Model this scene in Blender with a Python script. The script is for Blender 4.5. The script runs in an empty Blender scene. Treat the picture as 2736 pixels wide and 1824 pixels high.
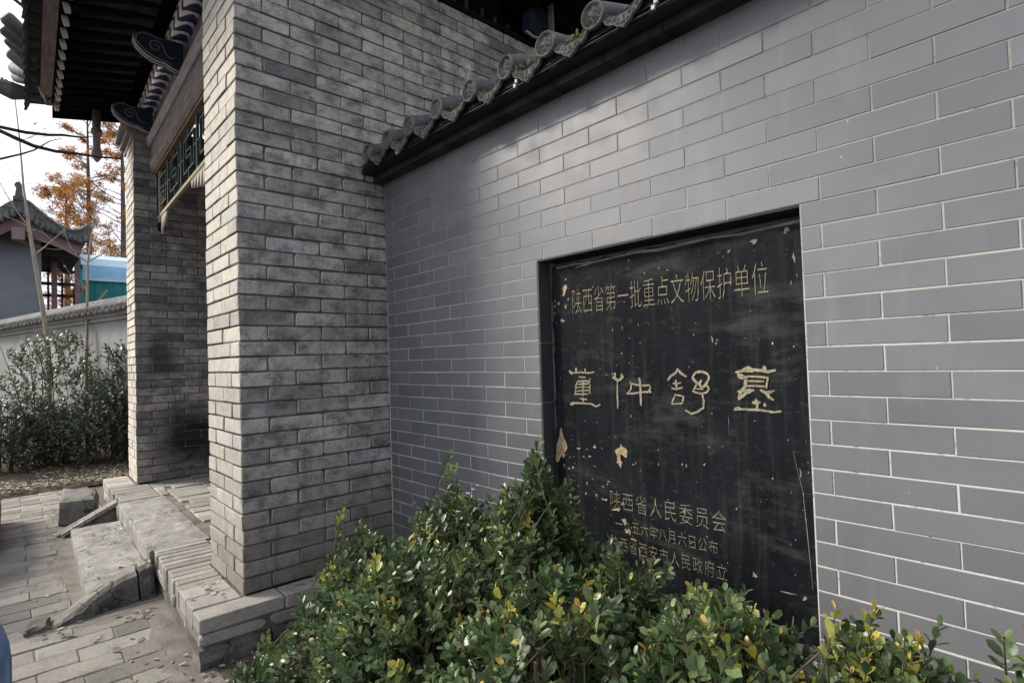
import bpy, math, random
import numpy as np
from mathutils import Vector, Matrix

random.seed(7)
RS = np.random.RandomState(11)
scene = bpy.context.scene
COL = scene.collection
R = math.radians

# ------------------------------------------------------------ camera
cam_d = bpy.data.cameras.new('camera')
cam = bpy.data.objects.new('camera', cam_d); COL.objects.link(cam)
scene.camera = cam
cam_d.sensor_width = 36.0
cam_d.lens = 1473.9 / 2736 * 36.0
cam_d.clip_start = 0.05; cam_d.clip_end = 3000
EYE = 1.326
CAMP = Vector((-0.846, -2.927, EYE))
PITCH, ROLL = 0.0291, -0.0318
rgt = Vector((0.7377, -0.6751, 0)); fw0 = Vector((0.6751, 0.7377, 0)); up = Vector((0, 0, 1))
fwd = fw0 * math.cos(PITCH) + up * math.sin(PITCH)
dwn = -up * math.cos(PITCH) + fw0 * math.sin(PITCH)
r2 = rgt * math.cos(ROLL) - dwn * math.sin(ROLL)
d2 = rgt * math.sin(ROLL) + dwn * math.cos(ROLL)
r2.normalize(); d2 = (d2 - r2 * d2.dot(r2)).normalized(); f2 = r2.cross(-d2) * -1
f2 = -(r2.cross(-d2))
mw = Matrix(((r2.x, -d2.x, -f2.x, CAMP.x), (r2.y, -d2.y, -f2.y, CAMP.y), (r2.z, -d2.z, -f2.z, CAMP.z), (0, 0, 0, 1)))
cam.matrix_world = mw

# ------------------------------------------------------------ light
SUN_AZ = R(127.5)      # direction to the sun, measured from +x towards +y
SUN_EL = R(34)
world = bpy.data.worlds.new('World'); scene.world = world; world.use_nodes = True
wn = world.node_tree; wn.nodes.clear()
sky = wn.nodes.new('ShaderNodeTexSky'); sky.sky_type = 'NISHITA'; sky.sun_disc = False
sky.sun_elevation = SUN_EL; sky.sun_rotation = R(90) - SUN_AZ
sky.air_density = 1.0; sky.dust_density = 5.0; sky.ozone_density = 1.0
hsv = wn.nodes.new('ShaderNodeHueSaturation'); hsv.inputs['Saturation'].default_value = 0.30
bg = wn.nodes.new('ShaderNodeBackground'); bg.inputs['Strength'].default_value = 0.14
wo = wn.nodes.new('ShaderNodeOutputWorld')
wn.links.new(sky.outputs[0], hsv.inputs['Color']); veil = wn.nodes.new('ShaderNodeMix'); veil.data_type = 'RGBA'; veil.inputs[0].default_value = 0.8      # even white overcast over the blue
veil.inputs[7].default_value = (6.7, 7.1, 7.8, 1)
wn.links.new(hsv.outputs[0], veil.inputs[6]); wn.links.new(veil.outputs[2], bg.inputs['Color']); wn.links.new(bg.outputs[0], wo.inputs['Surface'])
sun_d = bpy.data.lights.new('sun', 'SUN'); sun_d.energy = 4.9; sun_d.angle = R(16); sun_d.color = (1.0, 0.935, 0.83)
sun = bpy.data.objects.new('sun', sun_d); COL.objects.link(sun)
sv = Vector((math.cos(SUN_EL) * math.cos(SUN_AZ), math.cos(SUN_EL) * math.sin(SUN_AZ), math.sin(SUN_EL)))
sun.rotation_euler = sv.to_track_quat('Z', 'Y').to_euler()
sun.location = sv * 30
scene.view_settings.view_transform = 'Standard'; scene.view_settings.look = 'None'
scene.view_settings.exposure = 0.4; scene.view_settings.gamma = 1.0
scene.view_settings.use_curve_mapping = False

# ------------------------------------------------------------ materials
def new_mat(name, rough=0.8, spec=0.3):
    m = bpy.data.materials.new(name); m.use_nodes = True
    nt = m.node_tree; b = nt.nodes['Principled BSDF']
    b.inputs['Roughness'].default_value = rough
    b.inputs['Specular IOR Level'].default_value = spec
    return m, nt, b
def N(nt, t, **kw):
    n = nt.nodes.new(t)
    for k, v in kw.items():
        if k.startswith('i_'): n.inputs[int(k[2:])].default_value = v
        else: setattr(n, k, v)
    return n
def pos(nt): return N(nt, 'ShaderNodeNewGeometry').outputs['Position']
def noise(nt, vec, scale, detail=4, rough=0.6, stretch=None):
    if stretch:
        mp = N(nt, 'ShaderNodeMapping'); mp.inputs['Scale'].default_value = stretch
        nt.links.new(vec, mp.inputs['Vector']); vec = mp.outputs[0]
    n = N(nt, 'ShaderNodeTexNoise'); n.inputs['Scale'].default_value = scale; n.inputs['Detail'].default_value = detail; n.inputs['Roughness'].default_value = rough
    nt.links.new(vec, n.inputs['Vector']); return n.outputs['Fac']
def ramp(nt, fac, stops, interp='LINEAR'):
    r = N(nt, 'ShaderNodeValToRGB'); e = r.color_ramp.elements; r.color_ramp.interpolation = interp
    while len(e) < len(stops): e.new(0.5)
    for el, (p, c) in zip(e, stops):
        el.position = p
        el.color = (c, c, c, 1) if isinstance(c, (int, float)) else (c[0], c[1], c[2], 1)
    nt.links.new(fac, r.inputs['Fac']); return r.outputs['Color']
def mix(nt, a, b, fac, mode='MIX'):
    m = N(nt, 'ShaderNodeMix', data_type='RGBA', blend_type=mode)
    for sock, v in ((m.inputs[6], a), (m.inputs[7], b)):
        if isinstance(v, tuple): sock.default_value = (v[0], v[1], v[2], 1)
        else: nt.links.new(v, sock)
    if isinstance(fac, (int, float)): m.inputs[0].default_value = fac
    else: nt.links.new(fac, m.inputs[0])
    return m.outputs[2]
def bump(nt, b, h, strength=0.3, dist=0.01):
    bp = N(nt, 'ShaderNodeBump'); bp.inputs['Strength'].default_value = strength; bp.inputs['Distance'].default_value = dist
    nt.links.new(h, bp.inputs['Height']); nt.links.new(bp.outputs[0], b.inputs['Normal'])
def rnd_of(nt, attr=None):
    if attr:
        a = N(nt, 'ShaderNodeAttribute'); a.attribute_name = attr; return a.outputs['Fac']
    return N(nt, 'ShaderNodeObjectInfo').outputs['Random']

def brick_mat(name, stops, attr=None, dark=0.55, stains=(), dust=None, bstr=0.35, rough=0.85, clean_lit=None, soot=0.0):
    m, nt, b = new_mat(name, rough, 0.25)
    P = pos(nt); rn = rnd_of(nt, attr)
    base = ramp(nt, rn, stops)
    blot = noise(nt, P, 9, 5, 0.65)
    big = noise(nt, P, 2.6, 4, 0.6)
    if soot:
        sm = noise(nt, P, 8.5, 8, 0.74, (1.0, 1.0, 1.5))
        base = mix(nt, base, (0.050, 0.054, 0.062), ramp(nt, sm, [(0.46, 0.0), (0.64, soot)]))
        base = mix(nt, base, (0.042, 0.044, 0.048), ramp(nt, noise(nt, P, 20, 5, 0.7, (1.0, 1.0, 0.07)), [(0.54, 0.0), (0.74, 0.6)]))
        ef = noise(nt, P, 5.0, 5, 0.66, (1.0, 1.0, 1.6))
        base = mix(nt, base, (0.47, 0.49, 0.53), ramp(nt, ef, [(0.55, 0.0), (0.74, 0.5)]))
    base = mix(nt, base, (0.045, 0.048, 0.055), ramp(nt, blot, [(0.50, 0.0), (0.72, dark)]))
    base = mix(nt, base, mix(nt, base, (1.3, 1.28, 1.25), 1.0, 'MULTIPLY'), ramp(nt, big, [(0.42, 0.0), (0.7, 1.0)]))
    fine = noise(nt, P, 95, 6, 0.8)
    base = mix(nt, base, mix(nt, base, (0.62, 0.62, 0.63), 1.0, 'MULTIPLY'), ramp(nt, fine, [(0.36, 0.9), (0.52, 0.0)]))
    base = mix(nt, base, mix(nt, base, (1.22, 1.21, 1.2), 1.0, 'MULTIPLY'), ramp(nt, fine, [(0.56, 0.0), (0.70, 0.7)]))
    warm = noise(nt, P, 14, 3, 0.6)
    base = mix(nt, base, (0.30, 0.235, 0.17), ramp(nt, warm, [(0.66, 0.0), (0.85, 0.45)]))
    if clean_lit:            # cleaner street ends, pale and warm with sunlight painted in; the flank carries grime
        cb = ramp(nt, rn, clean_lit)
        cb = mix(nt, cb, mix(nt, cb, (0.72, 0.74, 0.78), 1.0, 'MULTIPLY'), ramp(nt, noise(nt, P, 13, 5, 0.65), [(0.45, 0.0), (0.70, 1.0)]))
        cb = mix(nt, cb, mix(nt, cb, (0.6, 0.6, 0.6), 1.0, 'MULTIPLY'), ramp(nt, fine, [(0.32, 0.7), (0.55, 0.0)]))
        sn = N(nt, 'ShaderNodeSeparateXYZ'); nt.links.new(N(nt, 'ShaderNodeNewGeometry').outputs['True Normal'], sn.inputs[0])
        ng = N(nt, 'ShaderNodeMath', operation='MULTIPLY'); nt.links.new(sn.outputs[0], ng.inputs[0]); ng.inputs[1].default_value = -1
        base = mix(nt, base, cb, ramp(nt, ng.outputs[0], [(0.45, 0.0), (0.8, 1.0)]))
    for (cx, cy, cz, rad, amt) in stains:
        d = N(nt, 'ShaderNodeVectorMath', operation='DISTANCE'); nt.links.new(P, d.inputs[0]); d.inputs[1].default_value = (cx, cy, cz)
        dn = N(nt, 'ShaderNodeMath', operation='MULTIPLY_ADD'); nt.links.new(blot, dn.inputs[0]); dn.inputs[1].default_value = 0.9 * rad; nt.links.new(d.outputs['Value'], dn.inputs[2])
        base = mix(nt, base, (0.012, 0.012, 0.013), ramp(nt, dn.outputs[0], [(rad * 0.75, amt), (rad * 1.45, 0.0)]))
    if dust:
        sx = N(nt, 'ShaderNodeSeparateXYZ'); nt.links.new(P, sx.inputs[0])
        ad = N(nt, 'ShaderNodeMath', operation='MULTIPLY_ADD'); nt.links.new(blot, ad.inputs[0]); ad.inputs[1].default_value = 0.5; nt.links.new(sx.outputs[2], ad.inputs[2])
        base = mix(nt, base, dust, ramp(nt, ad.outputs[0], [(0.5, 0.6), (1.05, 0.0)]))
    nt.links.new(base, b.inputs['Base Color'])
    h = mix(nt, noise(nt, P, 45, 8, 0.78), noise(nt, P, 12, 3, 0.5), 0.35)
    bump(nt, b, h, bstr * 1.1, 0.009)
    return m
def plain_mat(name, col, rough=0.8, var=0.35, scale=6, spec=0.3, bstr=0.2, bscale=40, col2=None, stretch=None):
    m, nt, b = new_mat(name, rough, spec)
    P = pos(nt)
    n = noise(nt, P, scale, 5, 0.62, stretch)
    c2 = col2 if col2 else tuple(c * (1 - var) for c in col)
    base = mix(nt, col, c2, ramp(nt, n, [(0.35, 0.0), (0.68, 1.0)]))
    nt.links.new(base, b.inputs['Base Color'])
    if bstr: bump(nt, b, noise(nt, P, bscale, 5, 0.65, stretch), bstr, 0.006)
    return m

GREYB = [(0.0, (0.15, 0.150, 0.152)), (0.12, (0.225, 0.218, 0.210)), (0.4, (0.315, 0.296, 0.272)), (0.7, (0.375, 0.350, 0.317)), (0.88, (0.38, 0.38, 0.378)), (1.0, (0.27, 0.26, 0.245))]
M = {}
CLEAN_LIT = [(0, (0.40, 0.37, 0.32)), (0.3, (0.52, 0.475, 0.40)), (0.7, (0.60, 0.55, 0.465)), (1, (0.47, 0.445, 0.40))]
M['brick_near'] = brick_mat('old_grey_brick', GREYB, dust=(0.145, 0.124, 0.102), clean_lit=CLEAN_LIT, soot=0.8, dark=0.5, bstr=0.6)
M['brick_far'] = brick_mat('sooty_grey_brick', [(0, (0.14, 0.132, 0.127)), (0.4, (0.27, 0.255, 0.24)), (1, (0.37, 0.345, 0.32))], dark=0.7, clean_lit=CLEAN_LIT, soot=0.6, stains=((0.55, 3.6, 0.62, 0.42, 0.96), (0.85, 3.6, 0.5, 0.35, 0.9), (0.3, 3.6, 1.45, 0.22, 0.75)))
M['mortar_dark'] = plain_mat('old_lime_mortar', (0.17, 0.152, 0.132), 0.95, 0.6, 3.5, 0.1, 0.6, 60, col2=(0.035, 0.034, 0.034))
M['mortar_far'] = plain_mat('sooty_mortar', (0.2, 0.18, 0.16), 0.95, 0.6, 7, 0.1, 0.4, 60, col2=(0.06, 0.058, 0.056))
PAVE = [(0, (0.15, 0.14, 0.127)), (0.5, (0.225, 0.21, 0.19)), (1, (0.29, 0.273, 0.25))]
M['paver'] = brick_mat('worn_paving_brick', PAVE, dark=0.45, bstr=0.55)
M['paver_attr'] = brick_mat('worn_paving_brick_field', PAVE, attr='rnd', dark=0.35, bstr=0.3)
M['bed'] = plain_mat('sandy_dirt', (0.22, 0.203, 0.178), 0.95, 0.5, 8, 0.1, 0.6, 50, col2=(0.13, 0.12, 0.108))
M['soil'] = plain_mat('garden_soil', (0.11, 0.088, 0.066), 0.95, 0.5, 10, 0.1, 0.8, 30, col2=(0.055, 0.044, 0.034))
M['ground'] = plain_mat('bare_ground', (0.17, 0.155, 0.13), 0.95, 0.4, 1.5, 0.1, 0.4, 20)
M['plat_brick'] = brick_mat('dusty_platform_brick', [(0, (0.20, 0.187, 0.17)), (0.5, (0.28, 0.262, 0.238)), (1, (0.34, 0.32, 0.292))], dark=0.3)
M['plat_core'] = plain_mat('platform_mortar', (0.20, 0.18, 0.15), 0.95, 0.5, 9, 0.1, 0.6, 50, col2=(0.08, 0.075, 0.07))
def stone_mat(name, c1, c2, crack=0.5, bs=0.9):
    m, nt, b = new_mat(name, 0.88, 0.2)
    P = pos(nt)
    base = mix(nt, c1, c2, ramp(nt, noise(nt, P, 7, 6, 0.68), [(0.38, 0.0), (0.62, 1.0)]))
    fine = noise(nt, P, 110, 6, 0.8)
    base = mix(nt, base, mix(nt, base, (0.55, 0.55, 0.55), 1.0, 'MULTIPLY'), ramp(nt, fine, [(0.38, 0.9), (0.52, 0.0)]))
    base = mix(nt, base, mix(nt, base, (1.3, 1.29, 1.27), 1.0, 'MULTIPLY'), ramp(nt, noise(nt, P, 32, 5, 0.75), [(0.54, 0.0), (0.70, 0.9)]))
    dn = N(nt, 'ShaderNodeTexNoise'); dn.inputs['Scale'].default_value = 5; dn.inputs['Detail'].default_value = 5; nt.links.new(P, dn.inputs['Vector'])
    ad = N(nt, 'ShaderNodeVectorMath', operation='MULTIPLY_ADD'); nt.links.new(dn.outputs['Color'], ad.inputs[0]); ad.inputs[1].default_value = (0.35, 0.35, 0.35); nt.links.new(P, ad.inputs[2])
    v = N(nt, 'ShaderNodeTexVoronoi', feature='DISTANCE_TO_EDGE'); v.inputs['Scale'].default_value = 4.2; nt.links.new(ad.outputs[0], v.inputs['Vector'])
    ck = ramp(nt, v.outputs['Distance'], [(0.0, 1.0), (0.018, 0.0)])
    mk = N(nt, 'ShaderNodeMath', operation='MULTIPLY'); nt.links.new(ck, mk.inputs[0]); nt.links.new(ramp(nt, noise(nt, P, 3.1, 3, 0.5), [(0.46, 0.0), (0.58, crack)]), mk.inputs[1])
    base = mix(nt, base, (0.05, 0.046, 0.042), mk.outputs[0])
    nt.links.new(base, b.inputs['Base Color'])
    hh = N(nt, 'ShaderNodeMath', operation='SUBTRACT'); nt.links.new(mix(nt, noise(nt, P, 60, 8, 0.78), noise(nt, P, 14, 5, 0.65), 0.5), hh.inputs[0]); nt.links.new(mk.outputs[0], hh.inputs[1])
    bump(nt, b, hh.outputs[0], bs, 0.012)
    return m
M['base_stone'] = stone_mat('dark_foundation_stone', (0.15, 0.14, 0.127), (0.055, 0.054, 0.053), 0.9, 1.0)
M['slab'] = stone_mat('pale_limestone_slab', (0.36, 0.345, 0.32), (0.22, 0.21, 0.195), 0.7)
M['rubble'] = stone_mat('grey_rubble_stone', (0.25, 0.238, 0.22), (0.12, 0.115, 0.11), 0.9, 1.0)

def tile_mat(name, attr=None):
    m, nt, b = new_mat(name, 0.45, 0.62)
    P = pos(nt); rn = rnd_of(nt, attr)
    base = ramp(nt, rn, [(0, (0.118, 0.120, 0.130)), (0.35, (0.131, 0.133, 0.143)), (0.7, (0.137, 0.139, 0.149)), (1, (0.151, 0.152, 0.161))])
    cl = noise(nt, P, 3.2, 4, 0.6)
    base = mix(nt, base, mix(nt, base, (0.88, 0.89, 0.91), 1.0, 'MULTIPLY'), ramp(nt, cl, [(0.4, 0.0), (0.65, 1.0)]))
    st = noise(nt, P, 16, 3, 0.6, (1, 1, 0.12))
    base = mix(nt, base, (0.22, 0.21, 0.195), ramp(nt, st, [(0.56, 0.0), (0.8, 0.4)]))
    sp = noise(nt, P, 70, 2, 0.5)
    base = mix(nt, base, (0.10, 0.10, 0.10), ramp(nt, sp, [(0.74, 0.0), (0.8, 0.6)]))
    sp2 = noise(nt, P, 55, 2, 0.5, (1, 1.0, 0.6))
    base = mix(nt, base, (0.6, 0.6, 0.58), ramp(nt, sp2, [(0.80, 0.0), (0.82, 0.7)]))
    nt.links.new(base, b.inputs['Base Color'])
    nt.links.new(ramp(nt, noise(nt, P, 7, 4, 0.6), [(0.3, 0.34), (0.7, 0.52)]), b.inputs['Roughness'])
    bump(nt, b, mix(nt, noise(nt, P, 220, 3, 0.6), noise(nt, P, 5, 2, 0.5), 0.5), 0.10, 0.004)
    return m
M['tile'] = tile_mat('grey_wall_tile'); M['tile_attr'] = tile_mat('grey_wall_tile_field', 'rnd')
def grout_mat():
    m, nt, b = new_mat('pale_grout', 0.9, 0.2)
    P = pos(nt); sx = N(nt, 'ShaderNodeSeparateXYZ'); nt.links.new(P, sx.inputs[0])
    a = N(nt, 'ShaderNodeMath', operation='MULTIPLY_ADD'); nt.links.new(noise(nt, P, 3.0, 5, 0.65), a.inputs[0]); a.inputs[1].default_value = 1.6; nt.links.new(sx.outputs[2], a.inputs[2])
    d = N(nt, 'ShaderNodeMath', operation='DIVIDE'); nt.links.new(a.outputs[0], d.inputs[0]); d.inputs[1].default_value = 4.0
    c = ramp(nt, d.outputs[0], [(0.32, (0.54, 0.53, 0.50)), (0.55, (0.42, 0.405, 0.37)), (0.75, (0.24, 0.225, 0.20))])   # grimier towards the coping
    c = mix(nt, c, (0.10, 0.092, 0.08), ramp(nt, noise(nt, P, 34, 4, 0.7), [(0.56, 0.0), (0.72, 0.8)]))
    nt.links.new(c, b.inputs['Base Color']); bump(nt, b, noise(nt, P, 120, 4, 0.7), 0.5, 0.003)
    return m
M['grout'] = grout_mat()
M['reveal'] = plain_mat('dark_reveal_tile', (0.045, 0.047, 0.052), 0.5, 0.3, 8, 0.4, 0.1)
M['black'] = plain_mat('black_fascia_and_shade', (0.014, 0.014, 0.015), 0.6, 0.4, 8, 0.4, 0.2)
M['cornice'] = plain_mat('dirty_dark_cornice', (0.055, 0.05, 0.044), 0.85, 0.6, 7, 0.2, 0.5, 40, col2=(0.012, 0.012, 0.012))
M['rooftile'] = plain_mat('grey_clay_roof_tile', (0.10, 0.104, 0.108), 0.75, 0.5, 9, 0.3, 0.4, 40, col2=(0.045, 0.048, 0.05))
M['relief'] = plain_mat('weathered_relief', (0.17, 0.163, 0.15), 0.8, 0.5, 26, 0.3, 0.5, 60, col2=(0.05, 0.05, 0.05))
M['corner'] = plain_mat('mid_grey_corner_tile', (0.19, 0.195, 0.205), 0.8, 0.5, 14, 0.25, 0.3, 40, col2=(0.09, 0.093, 0.10))
M['coping'] = plain_mat('dusty_coping_tile', (0.30, 0.295, 0.28), 0.85, 0.5, 6, 0.2, 0.3, 30, col2=(0.13, 0.13, 0.128))
M['pan'] = plain_mat('dark_pan_tile', (0.05, 0.05, 0.05), 0.85, 0.5, 9, 0.2, 0.4)
M['cable'] = plain_mat('black_cable', (0.012, 0.012, 0.013), 0.55, 0.1, 5, 0.25, 0)
M['clip'] = plain_mat('white_clip', (0.6, 0.62, 0.7), 0.5, 0.1, 5, 0.4, 0)

def plaque_mat():
    m, nt, b = new_mat('black_engraved_stone', 0.5, 0.05)
    P = pos(nt)
    c = noise(nt, P, 4, 5, 0.6)
    base = mix(nt, (0.006, 0.007, 0.0088), (0.0125, 0.0145, 0.0175), ramp(nt, c, [(0.35, 0), (0.7, 1)]))
    st = noise(nt, P, 42, 4, 0.65, (1, 1, 0.06))
    base = mix(nt, base, (0.042, 0.042, 0.039), ramp(nt, st, [(0.52, 0), (0.80, 0.5)]))
    sx = N(nt, 'ShaderNodeSeparateXYZ'); nt.links.new(P, sx.inputs[0])
    up_ = N(nt, 'ShaderNodeMath', operation='MULTIPLY_ADD'); nt.links.new(noise(nt, P, 9, 4, 0.6), up_.inputs[0]); up_.inputs[1].default_value = 0.3; nt.links.new(sx.outputs[2], up_.inputs[2])
    base = mix(nt, base, (0.14, 0.135, 0.125), mix(nt, (0, 0, 0), ramp(nt, noise(nt, P, 18, 5, 0.7), [(0.4, 0.0), (0.75, 0.6)]), ramp(nt, up_.outputs[0], [(0.0, 0.0), (1.0, 1.0)])) if False else ramp(nt, noise(nt, P, 30, 5, 0.72), [(0.58, 0.0), (0.85, 0.22)]))
    base = mix(nt, base, (0.085, 0.083, 0.078), ramp(nt, noise(nt, P, 4.5, 6, 0.7, (1.0, 0.55, 1.8)), [(0.53, 0.0), (0.72, 0.45)]))
    base = mix(nt, base, (0.10, 0.098, 0.09), ramp(nt, noise(nt, P, 46, 6, 0.75, (1.0, 0.35, 1.0)), [(0.58, 0.0), (0.74, 0.4)]))
    sp = noise(nt, P, 62, 2, 0.55)
    base = mix(nt, base, (0.45, 0.43, 0.38), ramp(nt, sp, [(0.735, 0), (0.76, 0.9)]))
    sp = noise(nt, P, 30, 3, 0.6, (1, 1, 0.3))
    base = mix(nt, base, (0.35, 0.34, 0.31), ramp(nt, sp, [(0.75, 0), (0.78, 0.7)]))
    nt.links.new(base, b.inputs['Base Color'])
    nt.links.new(ramp(nt, st, [(0.4, 0.45), (0.8, 0.75)]), b.inputs['Roughness'])
    bump(nt, b, noise(nt, P, 80, 4, 0.6), 0.12, 0.003)
    return m
M['plaque'] = plaque_mat()
M['gold'] = plain_mat('worn_buff_lettering', (0.34, 0.305, 0.205), 0.8, 0.4, 90, 0.2, 0.4, 160, col2=(0.13, 0.115, 0.08))
M['gold_faint'] = plain_mat('faded_buff_lettering', (0.28, 0.25, 0.175), 0.8, 0.4, 70, 0.2, 0.4, 160, col2=(0.10, 0.092, 0.068))
M['tan'] = plain_mat('exposed_tan_stone', (0.42, 0.33, 0.21), 0.9, 0.4, 60, 0.2, 0.9, 70, col2=(0.20, 0.155, 0.10))
M['scratch'] = plain_mat('pale_scratch', (0.24, 0.235, 0.215), 0.85, 0.3, 40, 0.2, 0.2)

M['wood_grey'] = plain_mat('weathered_grey_beam', (0.24, 0.205, 0.19), 0.85, 0.5, 10, 0.2, 0.4, 40, col2=(0.12, 0.10, 0.09), stretch=(3, 0.5, 3))
M['wood_pale'] = plain_mat('pale_weathered_beam', (0.36, 0.33, 0.33), 0.85, 0.4, 10, 0.2, 0.4, 40, col2=(0.22, 0.20, 0.20), stretch=(3, 0.5, 3))
M['wood_dark'] = plain_mat('dark_rafter_wood', (0.012, 0.0095, 0.008), 0.95, 0.5, 8, 0.04, 0.3, 30, col2=(0.005, 0.005, 0.0055))
M['wood_white'] = plain_mat('white_painted_end', (0.55, 0.55, 0.54), 0.8, 0.3, 20, 0.2, 0.2)
M['wood_orange'] = plain_mat('bare_ochre_wood', (0.36, 0.22, 0.09), 0.8, 0.4, 25, 0.2, 0.3)
M['blue_paint'] = plain_mat('faded_blue_paint', (0.03, 0.042, 0.085), 0.75, 0.5, 14, 0.3, 0.2)
M['navy'] = plain_mat('navy_paint', (0.018, 0.026, 0.05), 0.75, 0.4, 14, 0.3, 0.2)
M['white_paint'] = plain_mat('faded_white_paint', (0.50, 0.47, 0.47), 0.8, 0.35, 24, 0.3, 0.2, col2=(0.30, 0.28, 0.29))
M['green_paint'] = plain_mat('dark_green_lattice_paint', (0.035, 0.06, 0.048), 0.7, 0.4, 16, 0.3, 0.2)
M['green_pale'] = plain_mat('pale_green_edge_paint', (0.15, 0.175, 0.155), 0.7, 0.3, 16, 0.3, 0.1)
M['rail_yellow'] = plain_mat('yellowed_rail_paint', (0.34, 0.305, 0.20), 0.75, 0.35, 16, 0.3, 0.2)
M['carving'] = plain_mat('pale_carved_wood', (0.48, 0.43, 0.37), 0.8, 0.4, 30, 0.2, 0.4)
M['stems'] = plain_mat('shrub_bark', (0.10, 0.078, 0.055), 0.9, 0.5, 30, 0.2, 0.4)
M['bark'] = plain_mat('grey_brown_bark', (0.13, 0.11, 0.095), 0.9, 0.5, 18, 0.2, 0.6, 50, stretch=(3, 3, 0.6))
M['bark_pale'] = plain_mat('pale_sapling_bark', (0.34, 0.29, 0.24), 0.9, 0.5, 18, 0.2, 0.5, 50, stretch=(3, 3, 0.6))
M['bark_dark'] = plain_mat('dark_branch_bark', (0.055, 0.042, 0.04), 0.9, 0.5, 18, 0.2, 0.5, 50)

def leaf_mat(name, stops, rough=0.42, trans=0.25, spec=0.6):
    m, nt, b = new_mat(name, rough, spec)
    a = N(nt, 'ShaderNodeAttribute'); a.attribute_name = 'tint'
    col = ramp(nt, a.outputs['Fac'], stops)
    col = mix(nt, col, mix(nt, col, (0.6, 0.62, 0.6), 1.0, 'MULTIPLY'), ramp(nt, noise(nt, pos(nt), 90, 3, 0.6), [(0.4, 0.0), (0.7, 0.8)]))
    nt.links.new(col, b.inputs['Base Color'])
    t = N(nt, 'ShaderNodeBsdfTranslucent'); nt.links.new(col, t.inputs['Color'])
    ms = N(nt, 'ShaderNodeMixShader'); ms.inputs[0].default_value = trans
    out = nt.nodes['Material Output']
    nt.links.new(b.outputs[0], ms.inputs[1]); nt.links.new(t.outputs[0], ms.inputs[2]); nt.links.new(ms.outputs[0], out.inputs['Surface'])
    return m
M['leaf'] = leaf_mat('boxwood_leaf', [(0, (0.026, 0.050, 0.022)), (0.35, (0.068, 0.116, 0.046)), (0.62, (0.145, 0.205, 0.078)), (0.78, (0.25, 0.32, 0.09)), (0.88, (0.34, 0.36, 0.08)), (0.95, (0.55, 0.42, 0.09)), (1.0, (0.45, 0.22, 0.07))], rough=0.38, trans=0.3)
M['leaf_far'] = leaf_mat('garden_shrub_leaf', [(0, (0.020, 0.036, 0.024)), (0.4, (0.045, 0.072, 0.048)), (0.75, (0.11, 0.14, 0.095)), (0.92, (0.16, 0.18, 0.07)), (1, (0.30, 0.22, 0.08))], rough=0.4)
M['leaf_rust'] = leaf_mat('rust_needle_spray', [(0, (0.22, 0.08, 0.02)), (0.45, (0.42, 0.17, 0.04)), (0.8, (0.55, 0.27, 0.07)), (1, (0.36, 0.34, 0.09))], rough=0.7, trans=0.45, spec=0.2)
M['litter'] = leaf_mat('dry_leaf', [(0, (0.14, 0.10, 0.07)), (0.4, (0.30, 0.25, 0.18)), (0.7, (0.45, 0.42, 0.34)), (0.85, (0.24, 0.28, 0.12)), (1, (0.55, 0.58, 0.56))], rough=0.6, trans=0.15)
M['far_wall'] = plain_mat('pale_grey_garden_wall', (0.30, 0.295, 0.29), 0.85, 0.3, 2, 0.2, 0.2, 12, col2=(0.22, 0.215, 0.215))
M['tower_wall'] = plain_mat('blue_grey_tower_wall', (0.16, 0.175, 0.205), 0.85, 0.25, 1.5, 0.2, 0.2, 8)
M['mauve'] = plain_mat('mauve_barge_board', (0.22, 0.15, 0.16), 0.8, 0.3, 3, 0.2, 0.1)
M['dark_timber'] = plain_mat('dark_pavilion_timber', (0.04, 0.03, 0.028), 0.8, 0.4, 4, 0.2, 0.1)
M['teal'] = plain_mat('teal_sheet', (0.012, 0.20, 0.21), 0.6, 0.3, 3, 0.3, 0.2, 12)
M['skyblue'] = plain_mat('pale_blue_sheet', (0.24, 0.48, 0.72), 0.55, 0.25, 2, 0.4, 0.1, 8)
M['pale_blue'] = plain_mat('whitish_blue_sheet', (0.50, 0.66, 0.78), 0.5, 0.2, 2, 0.4, 0.1, 8)
M['metal'] = plain_mat('dull_steel_ball', (0.35, 0.32, 0.28), 0.35, 0.3, 30, 0.6, 0.1)
def paint_mat(name, col):
    m, nt, b = new_mat(name, 0.28, 0.25); b.inputs['Base Color'].default_value = (*col, 1); b.inputs['Coat Weight'].default_value = 0.08; b.inputs['Coat Roughness'].default_value = 0.08
    n = noise(nt, pos(nt), 5, 4, 0.6); nt.links.new(ramp(nt, n, [(0.3, 0.42), (0.7, 0.55)]), b.inputs['Roughness']); return m
M['car_blue'] = paint_mat('blue_car_paint', (0.02, 0.13, 0.36)); M['car_red'] = paint_mat('red_car_paint', (0.30, 0.02, 0.018))
M['rubber'] = plain_mat('black_rubber', (0.018, 0.018, 0.019), 0.8, 0.3, 20, 0.2, 0.2)
M['car_glass'] = plain_mat('dark_car_glass', (0.015, 0.018, 0.02), 0.08, 0.1, 3, 0.6, 0)
M['lens_red'] = plain_mat('red_lamp_lens', (0.4, 0.015, 0.015), 0.2, 0.2, 10, 0.5, 0)
M['lens_clear'] = plain_mat('clear_lamp_lens', (0.6, 0.6, 0.6), 0.15, 0.2, 10, 0.5, 0)
M['rim'] = plain_mat('alloy_rim', (0.4, 0.4, 0.41), 0.35, 0.2, 10, 0.6, 0)

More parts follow.
